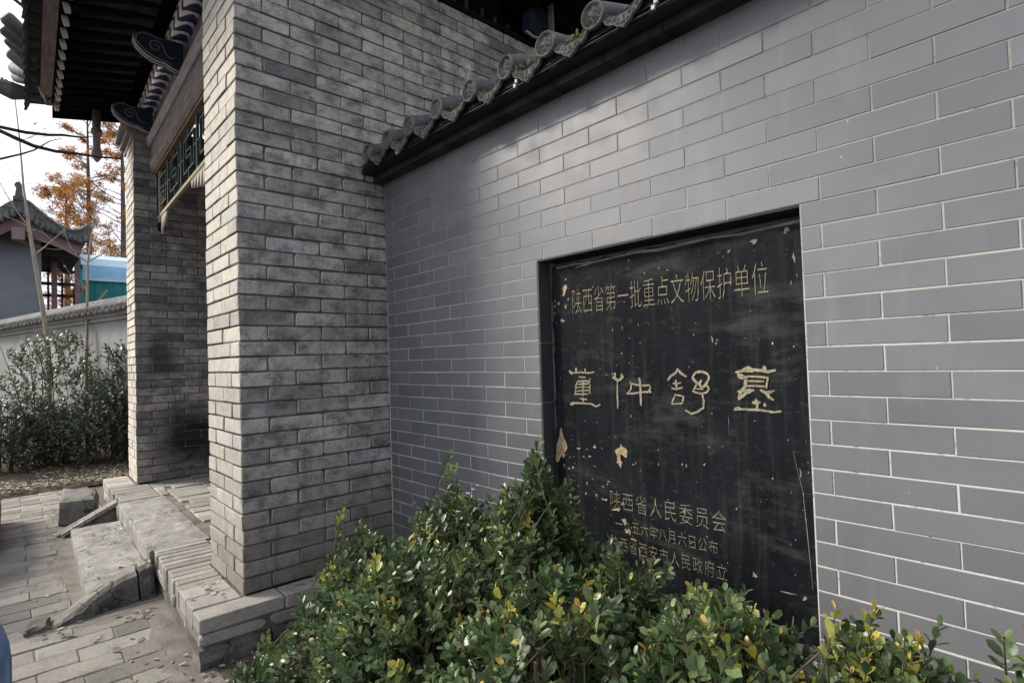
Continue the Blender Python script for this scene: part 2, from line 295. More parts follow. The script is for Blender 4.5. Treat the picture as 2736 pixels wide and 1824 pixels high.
# ------------------------------------------------------------ object helpers
def link(o, parent=None):
    COL.objects.link(o)
    if parent is not None:
        o.parent = parent
        o.matrix_parent_inverse = Matrix.Translation(-parent.location)
    return o
def tag(o, label, cat, group=None):
    o['label'] = label; o['category'] = cat
    if group: o['group'] = group
    return o
def thing(name, label, cat, loc=(0, 0, 0), group=None):
    o = bpy.data.objects.new(name, None); o.location = loc; o.empty_display_size = 0.1
    COL.objects.link(o); return tag(o, label, cat, group)
def mesh_obj(name, me, parent=None, loc=(0, 0, 0), rot=(0, 0, 0), scale=(1, 1, 1)):
    o = bpy.data.objects.new(name, me); o.location = loc; o.rotation_euler = rot; o.scale = scale
    return link(o, parent)

class MB:
    def __init__(s): s.v = []; s.f = []; s.r = []; s.mi = []
    def add(s, vs, fs, r=None, mi=0):
        o = len(s.v); s.v += [tuple(v) for v in vs]
        for f in fs: s.f.append(tuple(i + o for i in f)); s.r.append(r if r is not None else 0.5); s.mi.append(mi)
    def box(s, x0, x1, y0, y1, z0, z1, r=None, mi=0, rz=0.0, o=(0, 0)):
        vs = [(x, y, z) for z in (z0, z1) for y in (y0, y1) for x in (x0, x1)]
        if rz:
            c, sn = math.cos(rz), math.sin(rz)
            vs = [(o[0] + (x - o[0]) * c - (y - o[1]) * sn, o[1] + (x - o[0]) * sn + (y - o[1]) * c, z) for x, y, z in vs]
        s.add(vs, [(0, 2, 3, 1), (4, 5, 7, 6), (0, 1, 5, 4), (2, 6, 7, 3), (0, 4, 6, 2), (1, 3, 7, 5)], r, mi)
    def prism(s, poly, axis, d0, d1, r=None, mi=0):
        # poly: 2d points; axis 'x': poly=(y,z); 'y': poly=(x,z); 'z': poly=(x,y)
        def P(p, d): return {'x': (d, p[0], p[1]), 'y': (p[0], d, p[1]), 'z': (p[0], p[1], d)}[axis]
        n = len(poly); vs = [P(p, d0) for p in poly] + [P(p, d1) for p in poly]
        fs = [tuple(range(n)), tuple(range(2 * n - 1, n - 1, -1))] + [(i, i + n, (i + 1) % n + n, (i + 1) % n) for i in range(n)]
        s.add(vs, fs, r, mi)
    def tube(s, pts, rad, n=8, cap=True, r=None, mi=0):
        pts = [Vector(p) for p in pts]; k = len(pts)
        if not hasattr(rad, '__len__'): rad = [rad] * k
        vs = []; prev = None
        for i, p in enumerate(pts):
            t = (pts[min(i + 1, k - 1)] - pts[max(i - 1, 0)])
            t = t.normalized() if t.length > 1e-9 else Vector((0, 0, 1))
            a = prev if prev is not None else (Vector((0, 0, 1)) if abs(t.z) < 0.9 else Vector((1, 0, 0)))
            u = (a - t * a.dot(t)).normalized(); w = t.cross(u); prev = u
            for j in range(n):
                an = 2 * math.pi * j / n
                vs.append(p + (u * math.cos(an) + w * math.sin(an)) * rad[i])
        fs = [(i * n + j, i * n + (j + 1) % n, (i + 1) * n + (j + 1) % n, (i + 1) * n + j) for i in range(k - 1) for j in range(n)]
        if cap: fs += [tuple(range(n - 1, -1, -1)), tuple(range((k - 1) * n, k * n))]
        s.add(vs, fs, r, mi)
    def mesh(s, name, mats, smooth=False):
        me = bpy.data.meshes.new(name); me.from_pydata(s.v, [], s.f)
        mats = mats if isinstance(mats, (list, tuple)) else [mats]
        for m in mats: me.materials.append(m)
        if len(mats) > 1: me.polygons.foreach_set('material_index', s.mi)
        if any(abs(x - 0.5) > 1e-6 for x in s.r):
            a = me.attributes.new('rnd', 'FLOAT', 'FACE'); a.data.foreach_set('value', s.r)
        if smooth: me.polygons.foreach_set('use_smooth', [True] * len(me.polygons))
        me.validate(); me.update(); return me
    def build(s, name, mats, parent=None, smooth=False): return mesh_obj(name, s.mesh(name, mats, smooth), parent)

def structure(o): o['kind'] = 'structure'; return o
def stuff(o): o['kind'] = 'stuff'; return o

_bc = {}
def face_brick(L, H, D, mat, var, ch=0.005, cut=0.010, jit=0.0016):
    """worn brick: front at y=0 facing -y, back at y=D, centred on x and z"""
    key = (round(L, 3), round(H, 3), round(D, 3), mat.name, var, ch, cut)
    if key in _bc: return _bc[key]
    rr = random.Random(hash((round(L * 1000), round(H * 1000), var)) & 0xffff)
    a, b = L / 2, H / 2
    out = []
    for sx, sz in ((-1, -1), (1, -1), (1, 1), (-1, 1)):
        c = cut * rr.uniform(0.25, 1.0)
        p1 = (sx * (a - c), sz * b); p2 = (sx * a, sz * (b - c * 0.8))
        out += ([p2, p1] if (sx * sz > 0) else [p1, p2]) if False else ([p2, p1] if (sx, sz) in ((-1, -1), (1, 1)) else [p1, p2])
    out = [(x + rr.uniform(-jit, jit), z + rr.uniform(-jit, jit)) for x, z in out]
    n = 8
    fr = [((x - math.copysign(ch * rr.uniform(0.6, 1.6), x)), rr.uniform(-0.0012, 0.0006), (z - math.copysign(ch * rr.uniform(0.6, 1.5), z))) for x, z in out]
    md = [(x, ch * rr.uniform(0.7, 1.3), z) for x, z in out]
    bk = [(x, D, z) for x, z in out]
    vs = fr + md + bk
    fs = [tuple(range(n))]
    for k in (0, 1):
        fs += [(k * n + (i + 1) % n, k * n + i, (k + 1) * n + i, (k + 1) * n + (i + 1) % n) for i in range(n)]
    mb = MB(); mb.add(vs, fs); me = mb.mesh('brick', mat); _bc[key] = me
    return me
def chamfer_box(lx, ly, lz, mat, var, c=0.005, name='brick', jit=0.003, mesh_name=None):
    """box from (0,0,0) to (lx,ly,lz), chamfered on all edges"""
    key = ('cb', round(lx, 3), round(ly, 3), round(lz, 3), mat.name, var, c)
    if key in _bc: return _bc[key]
    rr = random.Random((int(lx * 1000) * 7 + int(ly * 1000) * 13 + int(lz * 1000) + var * 101) & 0xffff)
    vs = []; idx = {}
    for ix in (0, 1):
        for iy in (0, 1):
            for iz in (0, 1):
                for ax in range(3):
                    p = [lx * ix, ly * iy, lz * iz]
                    for q in range(3):
                        if q != ax:
                            sgn = 1 if (ix, iy, iz)[q] == 0 else -1
                            p[q] += sgn * c * rr.uniform(0.6, 1.6)
                        else:
                            p[q] += rr.uniform(-jit, jit) * 0.5
                    idx[(ix, iy, iz, ax)] = len(vs); vs.append(tuple(p))
    fs = []
    for ax in range(3):
        o = [q for q in range(3) if q != ax]
        for sd in (0, 1):
            loop = []
            for (u, w) in ((0, 0), (1, 0), (1, 1), (0, 1)):
                k = [0, 0, 0]; k[ax] = sd; k[o[0]] = u; k[o[1]] = w
                loop.append(idx[(*k, ax)])
            fs.append(loop)
    for ax in range(3):        # edges along ax
        o = [q for q in range(3) if q != ax]
        for u in (0, 1):
            for w in (0, 1):
                k0 = [0, 0, 0]; k0[o[0]] = u; k0[o[1]] = w; k1 = list(k0); k1[ax] = 1
                fs.append([idx[(*k0, o[0])], idx[(*k1, o[0])], idx[(*k1, o[1])], idx[(*k0, o[1])]])
    for ix in (0, 1):
        for iy in (0, 1):
            for iz in (0, 1): fs.append([idx[(ix, iy, iz, a)] for a in range(3)])
    # orient outward
    cen = Vector((lx / 2, ly / 2, lz / 2)); out = []
    for f in fs:
        p = [Vector(vs[i]) for i in f]; nrm = (p[1] - p[0]).cross(p[2] - p[0]); mid = sum(p, Vector()) / len(p)
        out.append(tuple(f) if nrm.dot(mid - cen) > 0 else tuple(reversed(f)))
    mb = MB(); mb.add(vs, out); me = mb.mesh(mesh_name or name, mat); _bc[key] = me
    return me

GA = 0.0235                       # the facade is turned by this much against the side wall
def G(s, t, z=0.0): return (t + GA * s, s - GA * t, z)

# ------------------------------------------------------------ ground
mb = MB(); mb.add([(-400, -400, -0.02), (400, -400, -0.02), (400, 900, -0.02), (-400, 900, -0.02)], [(0, 1, 2, 3)])
structure(mb.build('ground', M['ground']))
mb = MB(); mb.box(-7.0, -0.17, -7.0, 5.16, -0.015, -0.0055)
pavement = structure(mb.build('pavement', M['bed']))
# paving bricks laid in running bond, long side towards the gate
PL, PW = 0.302, 0.155
rows = range(-26, 33); field = MB(); near = []
rp = random.Random(5)
for j in rows:
    y0 = 0.018 + j * PW; off = 0.5 if j % 2 else 0.0
    if y0 + PW > 5.16: continue
    for i in range(-22, 3):
        x0 = -0.604 + (i + off) * PL; x1 = x0 + PL
        lim = -0.30 if y0 < 0.75 else (-0.58 if 0.62 < y0 < 3.25 else (-0.52 if y0 < 4.0 else -0.26))
        if x0 > lim - 0.05: continue
        x1 = min(x1, lim)
        vis = x1 > -1.25 and y0 > -0.75
        if vis: near.append((x0, x1, y0))
        elif x1 > -6.9 and y0 > -4: field.box(x0 + 0.004, x1 - 0.004, y0 + 0.004, y0 + PW - 0.004, -0.012, rp.uniform(-0.002, 0.002), r=rp.random())
for (x0, x1, y0) in near:
    L = x1 - x0 - 0.006
    L = round(L, 2)
    me = face_brick(L, PW - 0.006, 0.03, M['paver'], rp.randrange(5), 0.0045, 0.012)
    mesh_obj('brick', me, pavement, ((x0 + x1) / 2, y0 + PW / 2 + rp.uniform(-.002, .002), rp.uniform(-0.003, 0.003)),
             (R(-90) + rp.gauss(0, 0.008), rp.gauss(0, 0.006), rp.gauss(0, 0.008)))
stuff(field.build('brick_field', M['paver_attr'], pavement))
mb = MB(); mb.box(-0.29, 0.9, -7.0, -0.12, -0.016, -0.006)
structure(mb.build('planting_bed', M['soil']))
# garden soil beyond the paving
nx, ny = 30, 40; vs = []; fs = []
for j in range(ny + 1):
    for i in range(nx + 1):
        x = -6 + 9 * i / nx; y = 5.15 + 9.5 * j / ny
        vs.append((x, y, 0.0 if j == 0 else 0.02 + 0.05 * RS.rand() + 0.012 * (y - 5.15)))
for j in range(ny):
    for i in range(nx): fs.append((j * (nx + 1) + i, j * (nx + 1) + i + 1, (j + 1) * (nx + 1) + i + 1, (j + 1) * (nx + 1) + i))
mb = MB(); mb.add(vs, fs); structure(mb.build('garden_soil', M['soil']))

# ------------------------------------------------------------ brick piers
CH = 0.0778; PZ = 0.204
def pier(parent, mat, org, rz, wid, nrow, xlen, seed, core_mat, z0=PZ):
    """bricks of the -y face (length xlen(row)) and of the -x end face (width wid), corner at org"""
    rr = random.Random(seed); c, s = math.cos(rz), math.sin(rz)
    def W(x, y): return (org[0] + x * c - y * s, org[1] + x * s + y * c)
    Hh = CH - 0.0085; mod = 0.285
    for i in range(nrow):
        z = z0 + i * CH + 0.005; odd = i % 2
        lA, lF = ((0.285, 0.148) if odd else (0.1425, 0.293))
        p = W(0.0, 0.0); me = chamfer_box(lA - 0.009, lF - 0.008, Hh, mat, rr.randrange(12), 0.0032)
        mesh_obj('brick', me, parent, (p[0] + rr.uniform(-.004, .004), p[1] + rr.uniform(-.003, .003), z), (rr.gauss(0, .004), rr.gauss(0, .005), rz + rr.gauss(0, .006)))
        x = lA; X1 = xlen(z)
        while x < X1 - 0.02:
            L = min(mod, max(X1 - x, 0.05))
            if X1 - x - L < 0.05: L = X1 - x
            q = W(x + L / 2 - 0.004, rr.uniform(-0.002, 0.003))
            mesh_obj('brick', face_brick(round(L - 0.008, 3) if X1 - x > mod * 1.2 else round(L - .008, 2), Hh, 0.05, mat, rr.randrange(12), 0.003, 0.014, 0.003), parent, (q[0], q[1], z + Hh / 2 + rr.uniform(-.0015, .0015)), (rr.gauss(0, .006), rr.gauss(0, .006), rz + rr.gauss(0, .004)))
            x += L
        y = lF
        while y < wid - 0.02:
            L = min(0.293 if odd else 0.293, wid - y)
            if wid - y - L < 0.05: L = wid - y
            q = W(rr.uniform(-0.002, 0.002), y + L / 2 - 0.002)
            mesh_obj('brick', face_brick(round(L - 0.006, 2), Hh, 0.05, mat, rr.randrange(6), 0.003, 0.005), parent, (q[0], q[1], z + Hh / 2), (rr.gauss(0, .005), rr.gauss(0, .005), rz + R(-90) + rr.gauss(0, .004)))
            y += L
ZJ = 2.47
p1 = thing('brick_pier', 'tall weathered grey brick gate pier meeting the tiled wall', 'pier', (0.3, 0.3, PZ))
mb = MB(); mb.box(0.008, 2.55, 0.008, 0.583, PZ + 0.002, PZ + 45 * CH)
mb.build('mortar_core', M['mortar_dark'], p1)
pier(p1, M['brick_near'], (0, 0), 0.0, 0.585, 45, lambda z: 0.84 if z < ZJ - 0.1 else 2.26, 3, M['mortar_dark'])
o2 = G(3.61, 0.0)
p2 = thing('brick_pier', 'sooty grey brick gate pier on the far side of the entrance', 'pier', (o2[0] + .3, o2[1] + .3, PZ))
mb = MB(); mb.box(o2[0] + 0.008, o2[0] + 1.75, o2[1] + 0.008, o2[1] + 0.57, PZ + 0.002, PZ + 46 * CH, rz=-GA, o=(o2[0], o2[1]))
mb.build('mortar_core', M['mortar_far'], p2)
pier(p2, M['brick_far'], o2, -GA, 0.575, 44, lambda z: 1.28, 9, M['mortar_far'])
# moulded cap at the head of the far pier
mb = MB()
for k, (e, z0, z1) in enumerate(((0.012, 3.62, 3.68), (0.05, 3.68, 3.735), (0.09, 3.735, 3.80))):
    mb.box(o2[0] - e, o2[0] + 0.3, o2[1] - 0.012 - e * 0.3, o2[1] + 0.60, z0 + .001 * k, z1, rz=-GA, o=(o2[0], o2[1]))
mb.build('moulded_cap', M['plat_brick'], p2)
# inside of the passage behind the gate
pb = thing('passage_wall', 'dark plastered wall at the back of the gate passage', 'wall', (1.9, 2.1, PZ))
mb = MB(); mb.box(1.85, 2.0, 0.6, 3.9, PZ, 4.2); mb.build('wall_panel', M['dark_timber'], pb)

# ------------------------------------------------------------ platform and steps
pf = thing('brick_platform', 'low dusty brick platform carrying the gate piers', 'platform', (0.5, 1.9, 0))
def gbox(mb, s0, s1, t0, t1, z0, z1, **k):
    vs = [G(s, t, z) for z in (z0, z1) for s in (s0, s1) for t in (t0, t1)]
    mb.add(vs, [(0, 2, 3, 1), (4, 5, 7, 6), (0, 1, 5, 4), (2, 6, 7, 3), (0, 4, 6, 2), (1, 3, 7, 5)], **k)
mb = MB(); gbox(mb, -0.128, 4.22, -0.205, 1.85, 0.0, 0.192); mb.build('core', M['plat_core'], pf)
rq = random.Random(21)
def gtop(s0, s1, t0, t1, dz=0.0, mat='plat_brick', th=0.05):
    me = chamfer_box(round(t1 - t0 - 0.007, 3), round(s1 - s0 - 0.006, 3), th, M[mat], rq.randrange(4), 0.0055)
    g = G(s0 + 0.003, t0 + 0.003)
    mesh_obj('brick', me, pf, (g[0], g[1], PZ - th + dz + rq.uniform(-.003, .002)), (rq.gauss(0, .006), rq.gauss(0, .006), -GA + rq.gauss(0, .006)))
FR = -0.222
# near end: long edge bricks, two wide ones, then bricks on edge up to the stone tread
for t0, t1 in ((FR, 0.155), (0.155, 0.53), (0.53, 0.86)): gtop(-0.140, 0.0, t0, t1, th=0.068)
for s0, s1 in ((0.0, 0.155), (0.155, 0.315), (0.315, 0.40)): gtop(s0, s1, FR, -0.004 if s1 < .5 else .08, th=0.09)
s = 0.40
while s < 1.14:
    w = 0.074; gtop(s, s + w, FR + rq.uniform(0, .012), (-0.004 if s < 0.585 else 0.085), th=0.12); s += w
for s0, s1, t0, t1 in ((0.60, 0.75, 0.085, 0.26), (0.75, 0.93, 0.085, 0.24), (0.93, 1.12, 0.09, 0.22)): gtop(s0, s1, t0, t1)
s = 2.835
while s < 3.36:
    gtop(s, s + 0.076, FR + rq.uniform(0, .012), 0.09, th=0.11); s += 0.076
for s0, s1 in ((3.36, 3.52), (3.52, 3.68), (3.68, 3.90), (3.90, 4.06), (4.06, 4.22)): gtop(s0, s1, FR, -0.006 if s1 > 3.6 else 0.09, th=0.09)
for s0, s1, t0, t1 in ((2.86, 3.06, 0.09, 0.16), (3.06, 3.28, 0.09, 0.17), (3.28, 3.58, 0.09, 0.2)): gtop(s0, s1, t0, t1)
s = 1.14; k = 0
while s < 3.58:
    w = 0.163 if s < 2.9 else 0.16
    w = min(w, 3.595 - s)
    t = 0.165 + (0.06 if k % 5 == 2 else 0.0)
    for t0, t1 in ((t, 0.46), (0.46, 0.76), (0.76, 1.06)): gtop(s, s + w, t0 if t0 > .3 or t0 == t else t0, t1, dz=0.004 if k % 3 == 0 else 0)
    s += w; k += 1
# courses of the front and of the near end
for row, (z0, z1) in enumerate(((0.072, 0.132), (0.008, 0.068))):
    s = -0.132 + (0.14 if row else 0)
    while s < 1.10:
        L = min(0.285, 1.12 - s)
        g = G(s + L / 2, FR + 0.008 + 0.012 * row)
        mesh_obj('brick', face_brick(round(L - 0.01, 2), z1 - z0, 0.04, M['plat_brick'], rq.randrange(5), 0.007, 0.016), pf, (g[0], g[1], (z0 + z1) / 2), (0, rq.gauss(0, .01), -GA + R(-90) + rq.gauss(0, .02)))
        s += L
    s = 2.84
    while s < 4.2:
        L = min(0.285, 4.22 - s)
        g = G(s + L / 2, FR + 0.008)
        mesh_obj('brick', face_brick(round(L - 0.01, 2), z1 - z0, 0.04, M['plat_brick'], rq.randrange(5), 0.007, 0.016), pf, (g[0], g[1], (z0 + z1) / 2), (0, rq.gauss(0, .01), -GA + R(-90)))
        s += L
    t = FR + (0.0 if row == 0 else 0.05)
    while t < 0.86:
        L = (0.16, 0.11, 0.29, 0.3)[rq.randrange(4)]
        L = min(L, 0.88 - t)
        if L < 0.03: break
        g = G(-0.132 + 0.008 * row, t + L / 2)
        mesh_obj('brick', face_brick(round(L - 0.012, 2), z1 - z0, 0.04, M['base_stone'] if (row or rq.random() < .35) else M['plat_brick'], rq.randrange(5), 0.009, 0.022), pf, (g[0], g[1], (z0 + z1) / 2), (0, rq.gauss(0, .012), -GA + rq.gauss(0, .015)))
        t += L
t = FR - 0.01; k = 0
while t < 0.84:      # rough foundation stones under the near end
    L = (0.31, 0.24, 0.36)[k % 3]; L = min(L, 0.86 - t); g0 = G(-0.165, t); k += 1
    if L < .06: break
    b = MB(); rr_ = random.Random(60 + k); n = 6; vs = []
    for lev, (z, e) in enumerate(((-0.01, 0.0), (0.03, 0.006), (0.06, -0.006), (0.070, -0.02))):
        for i in range(n + 1): p_ = G(-0.172 - e + rr_.uniform(-.007, .007), t + 0.006 + (L - .012) * i / n); vs.append((p_[0], p_[1], z + (rr_.uniform(-.004, .004) if lev else 0)))
    for i in range(n + 1): p_ = G(-0.11, t + 0.006 + (L - .012) * i / n); vs.append((p_[0], p_[1], 0.072))
    b.add(vs, [(r_ * (n + 1) + i, r_ * (n + 1) + i + 1, (r_ + 1) * (n + 1) + i + 1, (r_ + 1) * (n + 1) + i) for r_ in range(4) for i in range(n)])
    b.build('foundation_stone', M['base_stone'], pf); t += L
mb = MB()
def rough_block(poly, z0, z1, taper=0.9, seed=1, sub=3):
    """irregular stone: outline poly (x,y), rises from z0 to z1 with jitter; returns verts, faces"""
    rr = random.Random(seed); n = len(poly); cx = sum(p[0] for p in poly) / n; cy = sum(p[1] for p in poly) / n
    pts = []
    for i in range(n):
        a, b = poly[i], poly[(i + 1) % n]
        for k in range(sub): pts.append((a[0] + (b[0] - a[0]) * k / sub, a[1] + (b[1] - a[1]) * k / sub))
    m = len(pts); vs = []
    for lev, (z, f) in enumerate(((z0, 1.0), (z0 + (z1 - z0) * 0.55, 1.0), (z1 - 0.012, (1 + taper) / 2 + 0.03), (z1, taper))):
        for (x, y) in pts:
            j = 0.008 if 0 < lev else 0.0
            vs.append((cx + (x - cx) * f + rr.uniform(-j, j), cy + (y - cy) * f + rr.uniform(-j, j), z + (rr.uniform(-.006, .006) if lev > 1 else 0)))
    vs.append((cx, cy, z1 + 0.002))
    fs = [(l * m + i, l * m + (i + 1) % m, (l + 1) * m + (i + 1) % m, (l + 1) * m + i) for l in range(3) for i in range(m)]
    fs += [(3 * m + i, 3 * m + (i + 1) % m, 4 * m) for i in range(m)]
    return vs, fs
M['ramp_top'] = stone_mat('worn_ramp_top', (0.31, 0.285, 0.25), (0.21, 0.195, 0.175), 0.9)
st = thing('stone_steps', 'worn pale stone steps with cracked side ramps before the gate', 'steps', (-0.35, 1.9, 0))
def tread(s0, s1, t0, t1, z0, z1, seed):
    n, m = 16, 5; rr = random.Random(seed); vs = []; fs = []
    for j in range(m + 1):
        for i in range(n + 1):
            e = (i in (0, n)) or (j in (0, m))
            s_ = s0 + (s1 - s0) * i / n + (rr.uniform(-.004, .004)); t_ = t0 + (t1 - t0) * j / m + (rr.uniform(-.004, .004))
            vs.append(G(s_, t_, z1 + rr.uniform(-.003, .003) - (0.006 if e else 0)))
    base = len(vs)
    per = [(i, 0) for i in range(n)] + [(n, j) for j in range(m)] + [(i, m) for i in range(n, 0, -1)] + [(0, j) for j in range(m, 0, -1)]
    for (i, j) in per:
        v = vs[j * (n + 1) + i]; vs.append((v[0] - 0.004 * (1 if j == 0 else 0), v[1], v[2] - 0.012))
    b2 = len(vs)
    for k in range(len(per)): v = vs[base + k]; vs.append((v[0] + rr.uniform(-.003, .003), v[1] + rr.uniform(-.003, .003), z0))
    for j in range(m):
        for i in range(n): fs.append((j * (n + 1) + i, (j + 1) * (n + 1) + i, (j + 1) * (n + 1) + i + 1, j * (n + 1) + i + 1))
    P = len(per)
    for k in range(P):
        i, j = per[k]; i2, j2 = per[(k + 1) % P]
        fs.append((j * (n + 1) + i, j2 * (n + 1) + i2, base + (k + 1) % P, base + k))
        fs.append((base + k, base + (k + 1) % P, b2 + (k + 1) % P, b2 + k))
    b = MB(); b.add(vs, fs); b.build('tread', M['slab'], st)
tread(1.15, 2.82, -0.225, 0.105, 0.02, 0.208, 4)
tread(1.00, 2.66, -0.545, -0.235, -0.005, 0.095, 8)
def ramp_stone(name, path, w, base_off, mat, seed, n=14):
    """sloping side stone: ridge path of (x,y,z), width w towards +y, side falls to the ground at y-base_off"""
    rr = random.Random(seed); vs = []; fs = []; mis = []; K = len(path) - 1
    for k in range(n + 1):
        f = k / n * K; i = min(int(f), K - 1); u = f - i
        p = [path[i][q] + (path[i + 1][q] - path[i][q]) * u for q in range(3)]
        j = lambda a=.009: rr.uniform(-a, a)
        x, y, z = p
        z = max(z, 0.012)
        x_ = x
        vs += [(x_ + j(.003), y - base_off * (z / 0.17) + j(), -0.005), (x + j(.006), y - base_off * 0.4 * (z / .17) + j(), z * 0.55), (x + j(.003), y + 0.002 + j(.005), z - 0.022), (x + j(.003), y + 0.030 + j(.004), z - .002 + j(.002)), (x + j(.003), y + w * .6, z + 0.006 + j(.003)), (x + j(.003), y + w, z - 0.016), (x + j(.003), y + w + 0.01, -0.005)]
    for k in range(n):
        for q in range(6): a = k * 7 + q; fs.append((a, a + 1, a + 8, a + 7)); mis.append(1 if q in (2, 3, 4) else 0)
    fs += [tuple(range(7)), tuple(reversed(range(n * 7, n * 7 + 7)))]
    b = MB(); b.add(vs, [tuple(reversed(f)) for f in fs]); b.mi = mis + [0, 0]; return b.build(name, [mat, M['ramp_top']], st)
ramp_stone('side_ramp', [(-0.295, 0.975, 0.150), (-0.36, 0.965, 0.140), (-0.45, 0.935, 0.112), (-0.54, 0.90, 0.070), (-0.625, 0.855, 0.028), (-0.675, 0.83, 0.008)], 0.17, 0.075, M['base_stone'], 3, 11)
ramp_stone('side_ramp', [(-0.215, 1.00, 0.178), (-0.283, 0.99, 0.165)], 0.16, 0.085, M['base_stone'], 5, 4)
ramp_stone('side_ramp', [(-0.165, 2.90, 0.185), (-0.25, 2.89, 0.165), (-0.36, 2.88, 0.115), (-0.46, 2.87, 0.07), (-0.57, 2.86, 0.015)], 0.10, 0.06, M['base_stone'], 6)
# coping bricks on the far ramp
for k in range(5):
    u0, u1 = k / 5, (k + 0.93) / 5
    xa, xb = -0.16 - 0.38 * u0, -0.16 - 0.38 * u1
    za, zb = 0.207 - 0.185 * u0 ** 1.05, 0.207 - 0.185 * u1 ** 1.05
    b = MB(); ya, yb = 2.855 - .006 * k, 3.0 - .004 * k
    b.add([(xa, ya, za - .03), (xb, ya, zb - .03), (xb, yb, zb - .03), (xa, yb, za - .03), (xa, ya + .006, za), (xb, ya + .006, zb), (xb, yb - .006, zb), (xa, yb - .006, za)], [(0, 1, 2, 3), (7, 6, 5, 4), (0, 4, 5, 1), (1, 5, 6, 2), (2, 6, 7, 3), (3, 7, 4, 0)])
    b.build('coping_brick', M['plat_brick'], st)
vs, fs = rough_block([(-0.53, 3.28), (-0.27, 3.20), (-0.20, 3.80), (-0.47, 4.05)], 0.0, 0.205, 0.72, 4)
b = MB(); b.add(vs, fs); tag(b.build('stone_block', M['rubble']), 'broken grey stone block lying beside the steps', 'stone block')
vs, fs = rough_block([(-0.79, 0.83), (-0.70, 0.83), (-0.685, 0.95), (-0.77, 0.97)], 0.0, 0.034, 0.86, 14)
b = MB(); b.add(vs, fs); tag(b.build('stone_shard', M['rubble']), 'small flat stone shard lying at the foot of the near step ramp', 'stone')

def mound(name, cx, cy, rx, ry, h, seed, mat='bed'):
    rr = random.Random(seed); n, k = 26, 5; vs = []
    ph = [rr.uniform(0, 6.28) for _ in range(4)]
    for q in range(k):
        f = 1 - q / (k - 1) * 0.97
        for i in range(n):
            a = 2 * math.pi * i / n; w = 1 + 0.18 * math.sin(2 * a + ph[0]) + 0.14 * math.sin(3 * a + ph[1]) + 0.08 * math.sin(5 * a + ph[2])
            vs.append((cx + rx * f * w * math.cos(a), cy + ry * f * w * math.sin(a), -0.005 + h * (1 - f ** 1.5) + (rr.uniform(-.002, .002) if q else 0)))
    fs = [(q * n + i, q * n + (i + 1) % n, (q + 1) * n + (i + 1) % n, (q + 1) * n + i) for q in range(k - 1) for i in range(n)] + [tuple((k - 1) * n + i for i in range(n))]
    b_ = MB(); b_.add(vs, fs); return structure(b_.build(name, M[mat], pavement, True))
for a in ((-0.42, 0.78, 0.24, 0.10, 0.016, 1), (-0.70, 0.92, 0.16, 0.20, 0.020, 2), (-0.27, 0.35, 0.07, 0.34, 0.018, 3), (-0.60, 1.75, 0.055, 0.75, 0.014, 4), (-0.60, 3.0, 0.09, 0.30, 0.016, 5), (-0.30, -0.05, 0.10, 0.2, 0.016, 6), (-0.55, 3.6, 0.06, 0.5, .014, 7), (-0.86, 0.78, .14, .07, .012, 8)): mound('dirt_drift', *a[:4], a[4] * 0.62, a[5])

# ------------------------------------------------------------ tiled wall
WX = 0.828; TW, THh = 0.270, 0.068; U0 = 0.6553; ZV = 1.2612
YP0, YP1, ZP0, ZP1 = -1.271, -2.333, ZV - 12 * THh, ZV + 7 * THh
WEND = -6.6
wall = thing('tiled_wall', 'grey tile-faced boundary wall with roof-tile coping holding the black plaque', 'wall', (0.95, -2.0, 0))
mb = MB()
gx = WX + 0.0016
mb.box(gx, 1.08, YP0, 0.0, 0, 2.417); mb.box(gx, 1.08, WEND, YP1, 0, 2.417)
mb.box(gx, 1.08, YP1, YP0, ZP1, 2.417); mb.box(gx, 1.08, YP1, YP0, 0, ZP0); mb.box(0.96, 1.08, YP1, YP0, ZP0, ZP1)
mb.build('grout_bed', M['grout'], wall)
rt = random.Random(31); GR = 0.0042
tf = MB(); cnt = 0
_tc = {}
def tile_mesh(L, H, var):
    key = (round(L, 3), round(H, 3), var)
    if key not in _tc:
        c = 0.0013; a, b = L / 2, H / 2; D = 0.009; rr = random.Random(var * 7 + int(L * 1000))
        o = [(-a, -b), (a, -b), (a, b), (-a, b)]
        vs = [(0.0 + rr.uniform(-.0003, .0003), x - math.copysign(c, x), z - math.copysign(c, z)) for x, z in o] + [(c * 0.8, x, z) for x, z in o] + [(D, x, z) for x, z in o]
        fs = [(3, 2, 1, 0)] + [(k * 4 + i, k * 4 + (i + 1) % 4, (k + 1) * 4 + (i + 1) % 4, (k + 1) * 4 + i) for k in (0, 1) for i in range(4)]
        m_ = MB(); m_.add(vs, fs); _tc[key] = m_.mesh('tile', M['tile'])
    return _tc[key]
def put_tile(y0, y1, z0, z1):       # y0 > y1
    global cnt
    L = y0 - y1 - GR; H = z1 - z0 - GR
    if L < 0.012 or H < 0.012: return
    if y1 > -3.30 and z0 > ZV - 12.5 * THh and cnt < 300:
        mesh_obj('tile', tile_mesh(round(L, 3), round(H, 3), rt.randrange(3)), wall, (WX + rt.uniform(-.0005, .0005), (y0 + y1) / 2 + rt.uniform(-.0008, .0008), (z0 + z1) / 2 + rt.uniform(-.0007, .0007)), (rt.gauss(0, .0022), rt.gauss(0, .004), rt.gauss(0, .0012)))
        cnt += 1
    else:
        tf.box(WX, WX + 0.009, y1 + GR / 2, y0 - GR / 2, z0 + GR / 2, z1 - GR / 2, r=rt.random())
